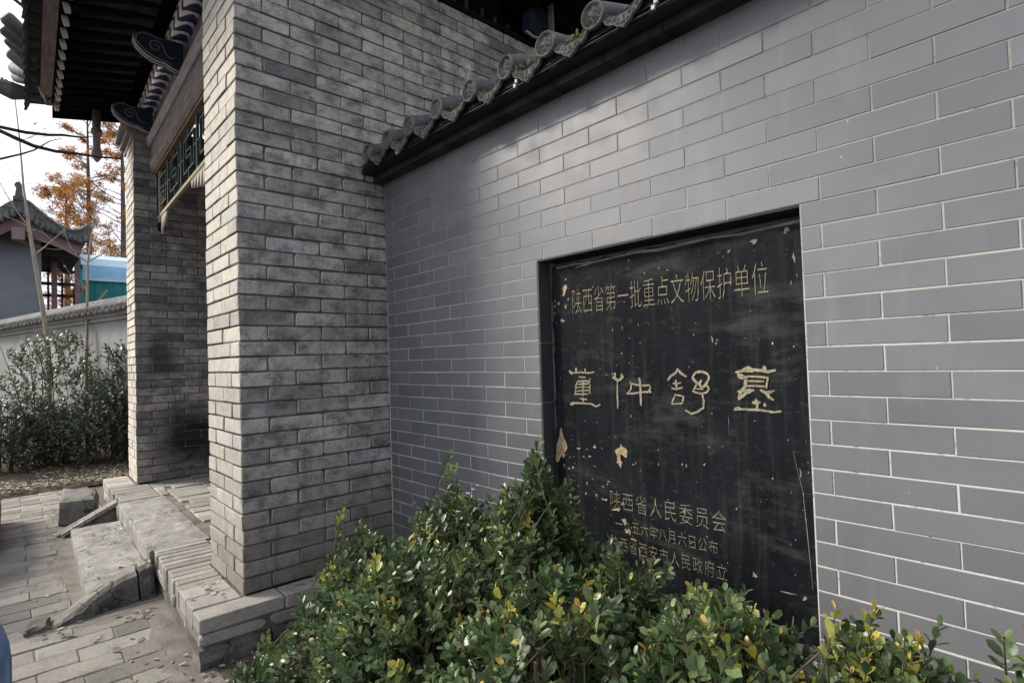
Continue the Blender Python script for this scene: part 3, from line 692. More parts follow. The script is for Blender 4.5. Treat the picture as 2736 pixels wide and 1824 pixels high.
for v in range(16, -19, -1):
    z0, z1 = ZV + v * THh, ZV + (v + 1) * THh
    if z1 < 0.01: continue
    z0 = max(z0, 0.0); off = 0.0 if v % 2 == 0 else 0.5
    u = -1.0 + off
    while True:
        ya, yb = -(u - U0) * TW, -(u + 1 - U0) * TW; u += 1
        if yb > -0.012: continue
        if ya < WEND + 0.3: break
        ya = min(ya, -0.010)
        if z0 >= ZP1 - 1e-4 or z1 <= ZP0 + 1e-4 or ya <= YP1 + 1e-4 or yb >= YP0 - 1e-4: put_tile(ya, yb, z0, z1)
        else:
            if ya > YP0: put_tile(ya, YP0 + 0.0015, z0, z1)
            if yb < YP1: put_tile(YP1 - 0.0015, yb, z0, z1)
stuff(tf.build('tile_field', M['tile_attr'], wall))
# dark tiles lining the recess
for z0, z1 in ((0.447, 0.63), (0.63, 0.90), (0.90, 1.13), (1.13, 1.385), (1.385, 1.737)):
    mb = MB(); mb.box(WX + 0.001, 0.9, YP0 - 0.006, YP0 + 0.0045, z0 + .0018, z1 - .0018); mb.build('reveal_tile', M['reveal'], wall)
mb = MB(); mb.box(WX + 0.004, 0.945, YP1 + .001, YP0 - .007, ZP1 - 0.006, ZP1 - 0.001); mb.build('recess_shade_strip', M['black'], wall)  # black strip painting in the shadow along the top of the recess
mb = MB(); mb.box(WX + .001, 0.957, YP1 + .002, YP0 - .008, ZP0 + .0006, ZP0 + .0055); mb.build('sill', M['base_stone'], wall)
mb = MB(); mb.box(0.735, 0.8255, -2.50, -1.12, 0.0, 0.442)
mb.build('ledge', M['rubble'], wall)
# cornice, fascia and roof tiles along the top
mb = MB()
for k in range(28):
    y1 = -0.005 - k * 0.245; y0 = y1 - 0.241
    if y0 < WEND: break
    mb = MB(); mb.prism([(0.757, 2.386), (0.826, 2.386), (0.90, 2.405), (0.90, 2.418), (0.757, 2.418)], 'y', y0, y1); mb.build('cornice_brick', M['cornice'], wall)
mb = MB(); mb.box(0.692, 1.2, WEND, -0.002, 2.4195, 2.478); mb.build('fascia', M['black'], wall)
mb = MB(); mb.tube([(0.683, -0.01 - 0.2 * i, 2.424 + 0.003 * math.sin(i * 1.7)) for i in range(30)], 0.0055, 6); mb.tube([(0.686, -0.01 - 0.2 * i, 2.440 + 0.003 * math.sin(i * 1.3 + 2)) for i in range(30)], 0.005, 6)
mb.build('cable', M['cable'], wall, True)
for yy in (-0.41, -1.33, -1.98, -2.6):
    mb = MB(); mb.box(0.672, 0.684, yy - 0.006, yy + 0.006, 2.418, 2.431); mb.box(0.672, 0.684, yy - 0.016, yy - 0.004, 2.434, 2.447); mb.build('cable_clip', M['clip'], wall)
mb = MB(); mb.prism([(0.70, 2.479), (1.20, 2.479), (1.20, 2.64), (1.10, 2.66)], 'y', WEND, -0.003); mb.build('coping_core', M['pan'], wall)
mb = MB(); mb.tube([(1.14, -0.003, 2.70), (1.14, WEND, 2.70)], 0.06, 12); mb.build('ridge_tile', M['rooftile'], wall, True)

def round_tile_mesh(name, Rr=0.049, length=0.50, rise=0.36, mats=None):
    m_ = MB(); na = 36
    # relief face: polar grid with heights
    prof = [(1.0, 0.010), (1.0, 0.0), (0.97, -0.003), (0.86, -0.003), (0.82, 0.010)]
    rad = [0.76, 0.66, 0.56, 0.46, 0.36, 0.26, 0.16, 0.07]
    rings = []
    for q, h in prof: rings.append([(h, q * Rr * math.cos(2 * math.pi * j / na), q * Rr * math.sin(2 * math.pi * j / na)) for j in range(na)])
    for q in rad:
        ring = []
        for j in range(na):
            a = 2 * math.pi * j / na; y_, z_ = q * math.cos(a), q * math.sin(a)
            # beast-mask like relief: brows, eyes, cheeks, muzzle
            g = lambda cy, cz, s: math.exp(-((y_ - cy) ** 2 + (z_ - cz) ** 2) / (s * s))
            hh = g(-.28, .22, .15) + g(.28, .22, .15) + 0.9 * g(0, -.05, .15) + .8 * g(-.35, -.25, .17) + .8 * g(.35, -.25, .17) + .7 * g(0, .5, .16) + .7 * g(0, -.5, .14) + .5 * g(-.55, .05, .12) + .5 * g(.55, .05, .12)
            hh -= 0.6 * g(-.28, .2, .06) + 0.6 * g(.28, .2, .06)
            hh += 0.30 * math.sin(7 * a + q * 14) * (1 if q > .3 else .3)
            ring.append((0.012 - 0.0145 * max(0, min(hh, 1.15)), q * Rr * math.cos(a), q * Rr * math.sin(a)))
        rings.append(ring)
    vs = [v for r_ in rings for v in r_] + [(0.002, 0, 0)]
    fs = []
    for k in range(len(rings) - 1):
        for j in range(na): fs.append((k * na + j, k * na + (j + 1) % na, (k + 1) * na + (j + 1) % na, (k + 1) * na + j))
    k = len(rings) - 1; fs += [(k * na + j, k * na + (j + 1) % na, len(vs) - 1) for j in range(na)]
    m_.add(vs, [tuple(reversed(f)) for f in fs], mi=0)
    # barrel
    nb = 24; vs = []
    for (d, rr_) in ((0.006, 1.0), (0.02, 0.985), (0.23, 0.985), (0.235, 0.93), (length, 0.93)):
        for j in range(nb):
            a = 2 * math.pi * j / nb; vs.append((d, rr_ * Rr * math.cos(a), rr_ * Rr * math.sin(a) + d * rise))
    fs = [(k * nb + j, (k + 1) * nb + j, (k + 1) * nb + (j + 1) % nb, k * nb + (j + 1) % nb) for k in range(4) for j in range(nb)]
    m_.add(vs, [tuple(reversed(f)) for f in fs], mi=1)
    return m_.mesh(name, mats, True)
RT = round_tile_mesh('round_tile', mats=[M['relief'], M['rooftile']])
def spiral(cy, cz, r0, turns, x, s=1, n=16, ph=0.0):
    return [(x, cy + s * r0 * (1 - 0.8 * i / n) * math.cos(ph + 2 * math.pi * turns * i / n), cz + r0 * (1 - 0.8 * i / n) * math.sin(ph + 2 * math.pi * turns * i / n)) for i in range(n + 1)]
def drip_mesh(name, mats):
    m_ = MB(); w = 0.088
    top = [(-w, 0.014), (-0.062, -0.008), (-0.032, -0.021), (0, -0.025), (0.032, -0.021), (0.062, -0.008), (w, 0.014)]
    bot = [(w, -0.006), (0.072, -0.034), (0.055, -0.046), (0.036, -0.052), (0.026, -0.066), (0.012, -0.070), (0, -0.080), (-0.012, -0.070), (-0.026, -0.066), (-0.036, -0.052), (-0.055, -0.046), (-0.072, -0.034), (-w, -0.006)]
    poly = top + bot; n = len(poly); cy, cz = 0, -0.03
    def ins(p, f): return (cy + (p[0] - cy) * f, cz + (p[1] - cz) * f)
    lay = [(0.012, 1.0), (0.001, 1.0), (-0.001, 0.97), (-0.001, 0.88), (0.003, 0.85)]
    vs = [(x, *ins(p, f)) for x, f in lay for p in poly]
    fs = [(k * n + i, k * n + (i + 1) % n, (k + 1) * n + (i + 1) % n, (k + 1) * n + i) for k in range(4) for i in range(n)]
    fs.append(tuple(4 * n + i for i in range(n))); fs.append(tuple(n - 1 - i for i in range(n)))
    m_.add(vs, fs, mi=0)
    for s_ in (-1, 1):
        m_.tube(spiral(s_ * 0.030, -0.040, 0.014, 1.6, 0.002, s_), 0.0032, 5, mi=0)
        m_.tube(spiral(s_ * 0.058, -0.021, 0.010, 1.4, 0.002, s_, ph=2.0), 0.0028, 5, mi=0)
        m_.tube([(0.002, s_ * 0.008, -0.062), (0.001, s_ * 0.018, -0.052), (0.002, s_ * 0.03, -0.055)], 0.003, 5, mi=0)
    m_.tube([(0.002, 0, -0.034), (0.0, 0.003, -0.046), (0.002, -0.002, -0.06)], 0.0055, 6, mi=0)
    # pan tile trough behind
    k = len(top); L = 0.45; rise = 0.36; vs = []
    for d in (0.006, L):
        for (y_, z_) in top: vs.append((d, y_, z_ + d * rise))
        for (y_, z_) in top: vs.append((d, y_, z_ - 0.012 + d * rise))
    fs = []
    for i in range(k - 1):
        fs.append((i, i + 1, 2 * k + i + 1, 2 * k + i)); fs.append((k + i + 1, k + i, 3 * k + i, 3 * k + i + 1))
    m_.add(vs, fs, mi=1)
    return m_.mesh(name, mats)
DT = drip_mesh('drip_tile', [M['relief'], M['rooftile']])
ty = [-0.118, -0.338, -0.566, -0.811, -1.056, -1.294, -1.523, -1.750]
while ty[-1] > -6.3: ty.append(ty[-1] - 0.233)
ra = random.Random(77)
for i, y in enumerate(ty):
    mesh_obj('round_tile', RT, wall, (0.655 + ra.uniform(-.006, .006), y, 2.508 + ra.uniform(-.004, .004)), (ra.gauss(0, .15), ra.gauss(0, .02), ra.gauss(0, .03)))
    if i + 1 < len(ty):
        ym = (y + ty[i + 1]) / 2
        mesh_obj('drip_tile', DT, wall, (0.662 + ra.uniform(-.006, .006), ym, 2.486 + ra.uniform(-.004, .004)), (ra.gauss(0, .03), ra.gauss(0.03, .03), ra.gauss(0, .03)))
# bulb-topped steel spike standing on the ridge
mb = MB(); mb.tube([(1.12, -0.47, 2.70), (1.12, -0.47, 2.975)], 0.011, 10)
o = [(0.004, 3.028), (0.014, 3.024), (0.022, 3.013), (0.025, 3.0), (0.022, 2.987), (0.014, 2.977), (0.011, 2.97)]
nn = 14; vs = [(1.12 + r_ * math.cos(2 * math.pi * j / nn), -0.47 + r_ * math.sin(2 * math.pi * j / nn), z) for r_, z in o for j in range(nn)]
mb.add(vs, [(k * nn + j, k * nn + (j + 1) % nn, (k + 1) * nn + (j + 1) % nn, (k + 1) * nn + j) for k in range(len(o) - 1) for j in range(nn)])
tag(mb.build('finial_spike', M['metal'], None, True), 'slim steel spike with ball tip on the wall coping', 'finial')

# small weeds sprouting between the roof tiles
def leaf_blob(verts, faces, tint, base, d, up_, L, W, tn):
    """one folded leaf: base point, direction d, normal up_"""
    d = d.normalized(); sd = d.cross(up_)
    if sd.length < 1e-5: sd = Vector((1, 0, 0))
    sd.normalize(); nm = sd.cross(d)
    o = len(verts)
    pr_ = [(0.0, 0.0, 0.0), (0.42, -0.42, 0.10), (0.42, 0.42, 0.10), (0.40, 0.0, 0.0), (0.80, -0.40, 0.07), (0.80, 0.40, 0.07), (0.80, 0.0, -0.02), (1.0, 0.0, -0.06)]
    for a, b_, h in pr_: verts.append(tuple(base + d * (L * a) + sd * (W * b_) + nm * (W * h)))
    for f in ((0, 3, 1), (0, 2, 3), (1, 3, 6, 4), (3, 2, 5, 6), (4, 6, 7), (6, 5, 7)):
        faces.append(tuple(o + i for i in f)); tint.append(tn)
def leaf_mesh(name, verts, faces, tint, mat):
    me = bpy.data.meshes.new(name); me.from_pydata(verts, [], faces); me.materials.append(mat)
    a = me.attributes.new('tint', 'FLOAT', 'FACE'); a.data.foreach_set('value', tint)
    me.polygons.foreach_set('use_smooth', [True] * len(me.polygons)); me.update(); return me
for i, (y, n) in enumerate(((-1.17, 7), (-1.395, 11), (-1.62, 10), (-0.93, 5))):
    vv, ff, tt = [], [], []
    for k in range(n):
        b_ = Vector((0.67 + ra.uniform(0, .03), y + ra.uniform(-.05, .05), 2.475 + ra.uniform(0, .012)))
        leaf_blob(vv, ff, tt, b_, Vector((ra.uniform(-1, .3), ra.uniform(-1, 1), ra.uniform(.2, 1))), Vector((0, 0, 1)), ra.uniform(.015, .03), ra.uniform(.008, .014), ra.choice((0.7, 0.78, 0.9, 0.6)))
    w_ = mesh_obj('weed', leaf_mesh('weed', vv, ff, tt, M['leaf']))
    tag(w_, ('small green weed in the drip tile below the tallest visible roof tiles', 'yellowing weed tuft lodged between two round roof tiles mid-eave', 'weed tuft with dry stalk on the coping near the top edge', 'tiny weed sprig on the coping closest to the pier')[i], 'weed', 'weeds on the wall coping')
for i, (y, l) in enumerate(((-1.40, 0.075), (-1.64, 0.03))):
    pass

# ------------------------------------------------------------ plaque
PX = 0.888
pq = thing('stone_plaque', 'black engraved stone plaque with Chinese inscription set in the tiled wall', 'plaque', (PX + .02, -1.8, 0.45))
n1, n2 = 40, 50; vs = []; fs = []
for j in range(n2 + 1):
    for i in range(n1 + 1):
        y = -1.296 - (2.328 - 1.296) * i / n1; z = 0.452 + (1.708 - 0.452) * j / n2
        ex = 0.0
        if j == n2: z += RS.uniform(-.006, .004)
        if i == 0: y += RS.uniform(-.008, .004)
        vs.append((PX + 0.0006 * RS.rand() + ex, y, z))
for j in range(n2):
    for i in range(n1): fs.append((j * (n1 + 1) + i, (j + 1) * (n1 + 1) + i, (j + 1) * (n1 + 1) + i + 1, j * (n1 + 1) + i + 1))
mb = MB(); mb.add(vs, fs)
mb.box(PX + 0.003, 0.958, -2.326, -1.302, 0.454, 1.70)
mb.build('slab', M['plaque'], pq)
def char_mesh(ch):
    cu = bpy.data.curves.new('c', 'FONT'); cu.body = ch; cu.size = 1.0; cu.offset = CHOFF; cu.resolution_u = 2; cu.fill_mode = 'FRONT'; cu.extrude = 0.004; cu.bevel_depth = 0.012; cu.bevel_resolution = 0
    ob = bpy.data.objects.new('c', cu); COL.objects.link(ob)
    bpy.context.view_layer.update()
    dg = bpy.context.evaluated_depsgraph_get()
    me = bpy.data.meshes.new_from_object(ob.evaluated_get(dg)); v = [tuple(x.co) for x in me.vertices]; f = [tuple(p.vertices) for p in me.polygons]
    bpy.data.objects.remove(ob); bpy.data.curves.remove(cu); bpy.data.meshes.remove(me)
    return v, f
CHOFF = -0.026
def inscribe(text, ya, yb, z0, z1, cw, mt='gold'):
    n = len(text)
    for k, ch in enumerate(text):
        yc = ya + (yb - ya) * k / (n - 1)
        v, f = char_mesh(ch)
        if not v: continue
        xs = [p[0] for p in v]; ys = [p[1] for p in v]
        xm = 0.5; sy = (z1 - z0) / 0.92; sx = cw / 0.92
        vs = [(PX - 0.0004 - 0.09 * p[2] * (z1 - z0) / .1, yc - (p[0] - xm) * sx, z0 + (p[1] + 0.08) * sy) for p in v]
        m_ = MB(); m_.add(vs, f); m_.build('character', M[mt], pq)
inscribe('陕西省第一批重点文物保护单位', -1.436, -2.188, 1.495, 1.600, 0.052)
inscribe('陕西省人民委员会', -1.595, -2.018, 0.728, 0.800, 0.051, 'gold_faint')
inscribe('一九五六年八月六日公布', -1.609, -1.994, 0.650, 0.698, 0.034, 'gold_faint')
inscribe('陕西省西安市人民政府立', -1.585, -2.021, 0.572, 0.626, 0.037, 'gold_faint')
FLAKES = [(-1.371, 1.605, .011, .022), (-1.336, 1.549, .005, .008), (-1.375, 1.532, .007, .006), (-1.355, 1.475, .010, .006), (-1.322, 0.943, .026, .064), (-1.634, 0.955, .023, .024), (-1.622, 0.918, .012, .020), (-1.504, 0.96, .006, .008), (-1.42, 0.945, .012, .003), (-1.567, 0.831, .006, .003), (-1.629, 0.755, .006, .006), (-1.45, 0.766, .004, .007), (-1.504, 0.768, .005, .005)]
SCUFFS = [(-2.173, 1.666, .014, .006), (-2.092, 1.65, .006, .005), (-2.273, 1.682, .010, .008), (-2.022, 1.365, .004, .009), (-1.476, 1.691, .035, .004), (-2.281, 0.959, .003, .012), (-2.13, 0.62, .006, .009), (-2.23, 0.592, .024, .002), (-2.277, 0.591, .005, .008), (-2.155, 0.515, .003, .012), (-1.907, 0.933, .004, .005), (-2.066, 1.082, .0015, .028), (-2.29, 1.60, .004, .014), (-2.24, 1.70, .03, .003), (-2.1, 1.698, .04, .003)]
SEAL = [
    [(0.0063, [(-1.3815,1.2568),(-1.4087,1.2547),(-1.4461,1.2567),(-1.4824,1.2535),(-1.5157,1.2574)]), (0.0117, [(-1.4203,1.2731),(-1.4207,1.2588)]), (0.0081, [(-1.4677,1.2707),(-1.4697,1.2567)]), (0.0099, [(-1.3845,1.263),(-1.3949,1.2506)]), (0.0054, [(-1.4347,1.2385),(-1.4687,1.2358)]), (0.0081, [(-1.4259,1.2202),(-1.4913,1.2228)]), (0.0063, [(-1.4259,1.2202),(-1.4171,1.2038),(-1.4099,1.1649)]), (0.0072, [(-1.4913,1.2228),(-1.4805,1.2107),(-1.428,1.208)]), (0.0045, [(-1.4165,1.1916),(-1.4487,1.1982),(-1.49,1.195)]), (0.0054, [(-1.4907,1.2089),(-1.4889,1.1711)]), (0.0054, [(-1.4133,1.1793),(-1.4896,1.185)]), (0.0063, [(-1.41,1.167),(-1.4785,1.1688)]), (0.0063, [(-1.456,1.2205),(-1.4532,1.1601)]), (0.0063, [(-1.4359,1.1495),(-1.4724,1.1467)]), (0.0063, [(-1.4528,1.152),(-1.4519,1.1319)]), (0.0072, [(-1.3835,1.1231),(-1.4137,1.1304),(-1.4561,1.1313),(-1.4972,1.1297),(-1.517,1.1207),(-1.5398,1.1295)]), (0.0125, [(-1.3864,1.1253),(-1.4056,1.1301)]), ],
    [(0.0117, [(-1.6076,1.2373),(-1.6191,1.2316),(-1.6304,1.2241),(-1.6423,1.2299),(-1.6543,1.2413)]), (0.0108, [(-1.6177,1.2526),(-1.617,1.2373)]), (0.0081, [(-1.6453,1.245),(-1.6523,1.2488)]), (0.0063, [(-1.6282,1.226),(-1.6251,1.1804),(-1.6255,1.1463),(-1.6255,1.1178)]), (0.009, [(-1.7276,1.2342),(-1.7313,1.2196),(-1.7316,1.1794),(-1.7309,1.1355)]), (0.0063, [(-1.6873,1.221),(-1.6921,1.208),(-1.6883,1.1931),(-1.6764,1.1779)]), (0.0063, [(-1.687,1.2154),(-1.7134,1.2102),(-1.7436,1.207),(-1.7693,1.2099)]), (0.0063, [(-1.7693,1.2099),(-1.775,1.1967),(-1.7639,1.1856)]), (0.0072, [(-1.6695,1.1759),(-1.7031,1.1768),(-1.7296,1.183),(-1.7765,1.1841)]), ],
    [(0.0081, [(-1.8479,1.2279),(-1.8605,1.2438),(-1.8805,1.2542),(-1.8889,1.268)]), (0.0081, [(-1.8888,1.2663),(-1.8997,1.2525),(-1.9202,1.2422)]), (0.0072, [(-1.8794,1.2282),(-1.8807,1.2161),(-1.8821,1.204)]), (0.0063, [(-1.8691,1.2177),(-1.8807,1.2144),(-1.8983,1.2198)]), (0.0063, [(-1.8624,1.1995),(-1.8818,1.1971),(-1.9051,1.2027)]), (0.0063, [(-1.8751,1.1779),(-1.9075,1.1719)]), (0.0063, [(-1.9075,1.1719),(-1.9007,1.1477)]), (0.0063, [(-1.9007,1.1477),(-1.8599,1.1444)]), (0.0063, [(-1.8599,1.1444),(-1.8751,1.1779)]), (0.0081, [(-1.9443,1.2389),(-1.956,1.2541),(-1.978,1.2591),(-1.9991,1.2508),(-2.0055,1.2376),(-1.9979,1.2243)]), (0.0099, [(-1.9443,1.2389),(-1.9493,1.2288),(-1.9635,1.2189)]), (0.009, [(-1.9767,1.2291),(-1.9688,1.2156),(-1.9755,1.204),(-1.9865,1.2092),(-1.9979,1.2243)]), (0.0072, [(-1.9578,1.2138),(-1.944,1.1916),(-1.9674,1.1838),(-1.9927,1.1878),(-2.0038,1.1996),(-1.9939,1.2143)]), (0.0045, [(-1.9536,1.2003),(-1.9825,1.1992)]), (0.0072, [(-1.9782,1.1824),(-1.9825,1.1593),(-1.9797,1.1359),(-1.9573,1.1215),(-1.9349,1.1142),(-1.9129,1.1243)]), ],
    [(0.009, [(-2.098,1.2556),(-2.1176,1.2603),(-2.1405,1.2727),(-2.1495,1.2633),(-2.1773,1.2616),(-2.2013,1.2569),(-2.2208,1.262)]), (0.0125, [(-2.1884,1.2723),(-2.1895,1.2631)]), (0.0152, [(-2.1241,1.2618),(-2.1526,1.2617)]), (0.0072, [(-2.1044,1.2524),(-2.107,1.2381),(-2.123,1.2366),(-2.1392,1.243),(-2.1703,1.2416),(-2.199,1.2386)]), (0.0161, [(-2.1072,1.2445),(-2.1231,1.2398)]), (0.0063, [(-2.199,1.2386),(-2.1952,1.2218),(-2.1931,1.2066)]), (0.0099, [(-2.1294,1.2367),(-2.1248,1.2052)]), (0.0063, [(-2.129,1.2288),(-2.1849,1.2272)]), (0.0063, [(-2.1251,1.2122),(-2.1873,1.212)]), (0.0108, [(-2.1249,1.2084),(-2.1115,1.1955),(-2.1039,1.17)]), (0.0072, [(-2.1017,1.1937),(-2.1373,1.2008),(-2.1529,1.198)]), (0.0099, [(-2.1039,1.17),(-2.1273,1.1896),(-2.1498,1.1995)]), (0.0081, [(-2.1746,1.2001),(-2.1923,1.1898),(-2.2008,1.1778),(-2.2123,1.1707)]), (0.004, [(-2.1865,1.1957),(-2.2165,1.1986)]), (0.004, [(-2.1954,1.1914),(-2.2104,1.1933)]), (0.0081, [(-2.1578,1.1703),(-2.1635,1.1597),(-2.1596,1.141)]), (0.0099, [(-2.1481,1.1606),(-2.1698,1.1615)]), (0.0117, [(-2.1848,1.1575),(-2.1852,1.152)]), (0.0072, [(-2.0876,1.1345),(-2.1057,1.1385),(-2.1345,1.1373),(-2.1657,1.1388),(-2.1959,1.1351),(-2.2136,1.133),(-2.2328,1.137)]), (0.0081, [(-2.0894,1.1377),(-2.1027,1.1431)]), ],]
kk = 0
for ch in SEAL:
    m_ = MB()
    for w, pts in ch:
        kk += 1; w *= 1.02; x = PX - 0.0010 - 0.00006 * (kk % 24); P = [Vector((0, y, z)) for y, z in pts]
        # resample and wobble
        Q = [P[0]]
        for a, b_ in zip(P, P[1:]):
            for u in (0.5, 1.0): Q.append(a.lerp(b_, u) + Vector((0, ra.uniform(-.0006, .0006), ra.uniform(-.0006, .0006))))
        vs = []; K = len(Q)
        for i, q in enumerate(Q):
            t = (Q[min(i + 1, K - 1)] - Q[max(i - 1, 0)]).normalized(); nn_ = Vector((0, -t.z, t.y)); ww = w * 0.5 * ra.uniform(0.82, 1.15) * (0.8 if i in (0, K - 1) else 1)
            vs += [(x, *(q + nn_ * ww).yz), (x, *(q - nn_ * ww).yz)]
        fs = [(2 * i, 2 * i + 1, 2 * i + 3, 2 * i + 2) for i in range(K - 1)]
        o = len(vs); 
        for (q, sg) in ((Q[0], -1), (Q[-1], 1)):
            t = ((Q[1] - Q[0]) if sg < 0 else (Q[-1] - Q[-2])).normalized() * sg
            vs.append((x, *(q + t * w * 0.4).yz))
        fs += [(0, 1, o), (2 * K - 1, 2 * K - 2, o + 1)]
        m_.add(vs, fs)
    m_.build('character', M['gold'], pq)
# flaked patches, cracks and scratches
def blot(y, z, ry, rz_, seed, mat, name, dx=0.0016, n=30, rag=0.45):
    rr = random.Random(seed); vs = []; ph = [rr.uniform(0, 6.28) for _ in range(4)]
    for i in range(n):
        a = 2 * math.pi * i / n; k = 1 + rag * (0.55 * math.sin(2 * a + ph[0]) + 0.45 * math.sin(3 * a + ph[1]) + 0.35 * math.sin(5 * a + ph[2]) + .25 * math.sin(8 * a + ph[3])) + rr.uniform(-.08, .08); vs.append((PX - dx, y + ry * k * math.cos(a), z + rz_ * k * math.sin(a)))
    inner = [(PX - dx + 0.0009, y + (v[1] - y) * .8, z + (v[2] - z) * .8) for v in vs]; vs2 = vs + inner + [(PX - dx + 0.0009, y, z)]
    fs = [(i, (i + 1) % n, n + (i + 1) % n, n + i) for i in range(n)] + [(n + i, n + (i + 1) % n, 2 * n) for i in range(n)]
    m_ = MB(); m_.add(vs2, fs); m_.build(name, mat, pq)
for i, (y, z, a, b_) in enumerate(FLAKES): blot(y, z, a, b_, 40 + i, M['tan'], 'flaked_patch', dx=0.0016 + 0.00015 * (i % 5))
for i, (y, z, a, b_) in enumerate(SCUFFS): blot(y, z, a, b_, 140 + i, M['scratch'], 'scuff', dx=0.0012 + 0.00004 * (i % 9), n=9, rag=0.6)
for i, (y, z, l, w_) in enumerate(((-1.545, .757, .012, .004), (-1.60, .728, .018, .006), (-1.635, .69, .012, .009), (-1.652, .655, .010, .012), (-1.675, .63, .012, .004), (-1.70, .585, .003, .02), (-1.715, .56, .004, .014), (-1.745, .535, .014, .004), (-1.76, .50, .003, .02))):
    blot(y, z, l, w_, 400 + i, M['tan'], 'crack_edge', dx=.0011 + .00003 * i, n=12, rag=.6)
for i in range(46):
    blot(-1.31 - abs(ra.gauss(0, .13)), ra.choice((0.78, 0.92, 1.55)) + ra.gauss(0, .06), ra.uniform(.0015, .006), ra.uniform(.0015, .006), 500 + i, M['tan'] if i % 2 else M['scratch'], 'fleck', dx=.0009 + .000012 * i, n=8, rag=.6)
for i in range(60):
    blot(ra.uniform(-2.31, -1.33), ra.uniform(.55, 1.68), ra.uniform(.0008, .003), ra.uniform(.0012, .008), 600 + i, M['scratch'], 'fleck', dx=.0008 + .00001 * i, n=7, rag=.6)
mb = MB(); P = [(-2.262, 1.02), (-2.285, 0.90), (-2.292, 0.78), (-2.296, 0.70), (-2.30, 0.62)]
mb.tube([(PX + 0.0004, y, z) for y, z in P], [.0004, .0009, .0014, .001, .0004], 5); mb.build('scratch', M['scratch'], pq)
mb = MB(); mb.tube([(PX + .0003, -1.33 - .1 * i, 1.700 + 0.004 * math.sin(i * 2.1)) for i in range(11)], [ra.uniform(.003, .007) for _ in range(11)], 6); mb.build('mortar_bead', M['bed'], pq)

# ------------------------------------------------------------ gate roof and timber work
gr = thing('gate_roof', 'dark overhanging gate roof with painted purlin, beams and hanging lattice', 'roof', (0.5, 2.0, 3.7))
def slope_z(t):      # underside of the roof boards
    if t < 0.95: return 3.985 + (t + 0.56) * 0.27
    return 3.985 + 1.51 * 0.27 - (t - 0.95) * 0.30
S0, S1 = -0.95, 4.30
def lift(s): return 0.10 * max(0, (s - 3.3) / 1.1) ** 2
mb = MB()
for (t0, t1) in ((-0.62, 0.95), (0.95, 2.9)):
    n = 24
    for k in range(n):
        a, b_ = S0 + (S1 - S0) * k / n, S0 + (S1 - S0) * (k + 1) / n
        z00, z01, z10, z11 = slope_z(t0) + lift(a), slope_z(t0) + lift(b_), slope_z(t1), slope_z(t1)
        vs = [G(a, t0, z00), G(b_, t0, z01), G(b_, t1, z11), G(a, t1, z10), G(a, t0, z00 + .06), G(b_, t0, z01 + .06), G(b_, t1, z11 + .06), G(a, t1, z10 + .06)]
        mb.add(vs, [(0, 1, 2, 3), (7, 6, 5, 4), (0, 4, 5, 1), (2, 6, 7, 3), (0, 3, 7, 4), (1, 5, 6, 2)])
mb.build('roof_deck', M['wood_dark'], gr)
s = S0 + 0.06
while s < S1 - 0.02:
    l = lift(s)
    mb = MB(); mb.tube([G(s, -0.56, slope_z(-0.56) - 0.036 + l), G(s, 0.93, slope_z(0.93) - 0.036)], 0.034, 8)
    rf = mb.build('rafter', M['wood_dark'], gr, True)
    mb = MB(); mb.tube([G(s, -0.585, slope_z(-0.56) - 0.046 + l), G(s, -0.556, slope_z(-0.56) - 0.038 + l)], 0.038, 12); mb.build('painted_end', M['wood_white'], rf)
    s += 0.196
s = S0 + 0.06
while s < 0.2:
    mb = MB(); mb.tube([G(s, 0.97, slope_z(0.97) - 0.036), G(s, 2.86, slope_z(2.86) - 0.036)], 0.030, 8); mb.build('rafter', M['wood_dark'], gr, True); s += 0.196
mb = MB()                                   # eave board above the rafter ends
n = 20
for k in range(n):
    a, b_ = S0 + (S1 - S0) * k / n, S0 + (S1 - S0) * (k + 1) / n
    za, zb = slope_z(-.62) + lift(a), slope_z(-.62) + lift(b_)
    vs = [G(a, -0.70, za - .01), G(b_, -0.70, zb - .01), G(b_, -0.612, zb - .004), G(a, -0.612, za - .004), G(a, -0.70, za + .05), G(b_, -0.70, zb + .05), G(b_, -0.612, zb + .05), G(a, -0.612, za + .05)]
    mb.add(vs, [(0, 1, 2, 3), (7, 6, 5, 4), (0, 4, 5, 1), (2, 6, 7, 3), (0, 3, 7, 4), (1, 5, 6, 2)])
mb.build('eave_board', M['wood_grey'], gr)
RT2 = round_tile_mesh('eave_round_tile', 0.055, 0.9, 0.27, [M['relief'], M['rooftile']])
DT2 = drip_mesh('eave_drip_tile', [M['pan'], M['pan']])
s = S0 + 0.1; k = 0
while s < S1 - 0.1:
    g = G(s, -0.80, slope_z(-.62) + 0.085 + lift(s)); mesh_obj('eave_round_tile', RT2, gr, g, (0, 0, -GA))
    g = G(s + 0.1, -0.78, slope_z(-.62) + 0.05 + lift(s)); mesh_obj('eave_drip_tile', DT2, gr, g, (0, 0.25, -GA), (1.6, 1.15, 1.9))
    s += 0.2; k += 1
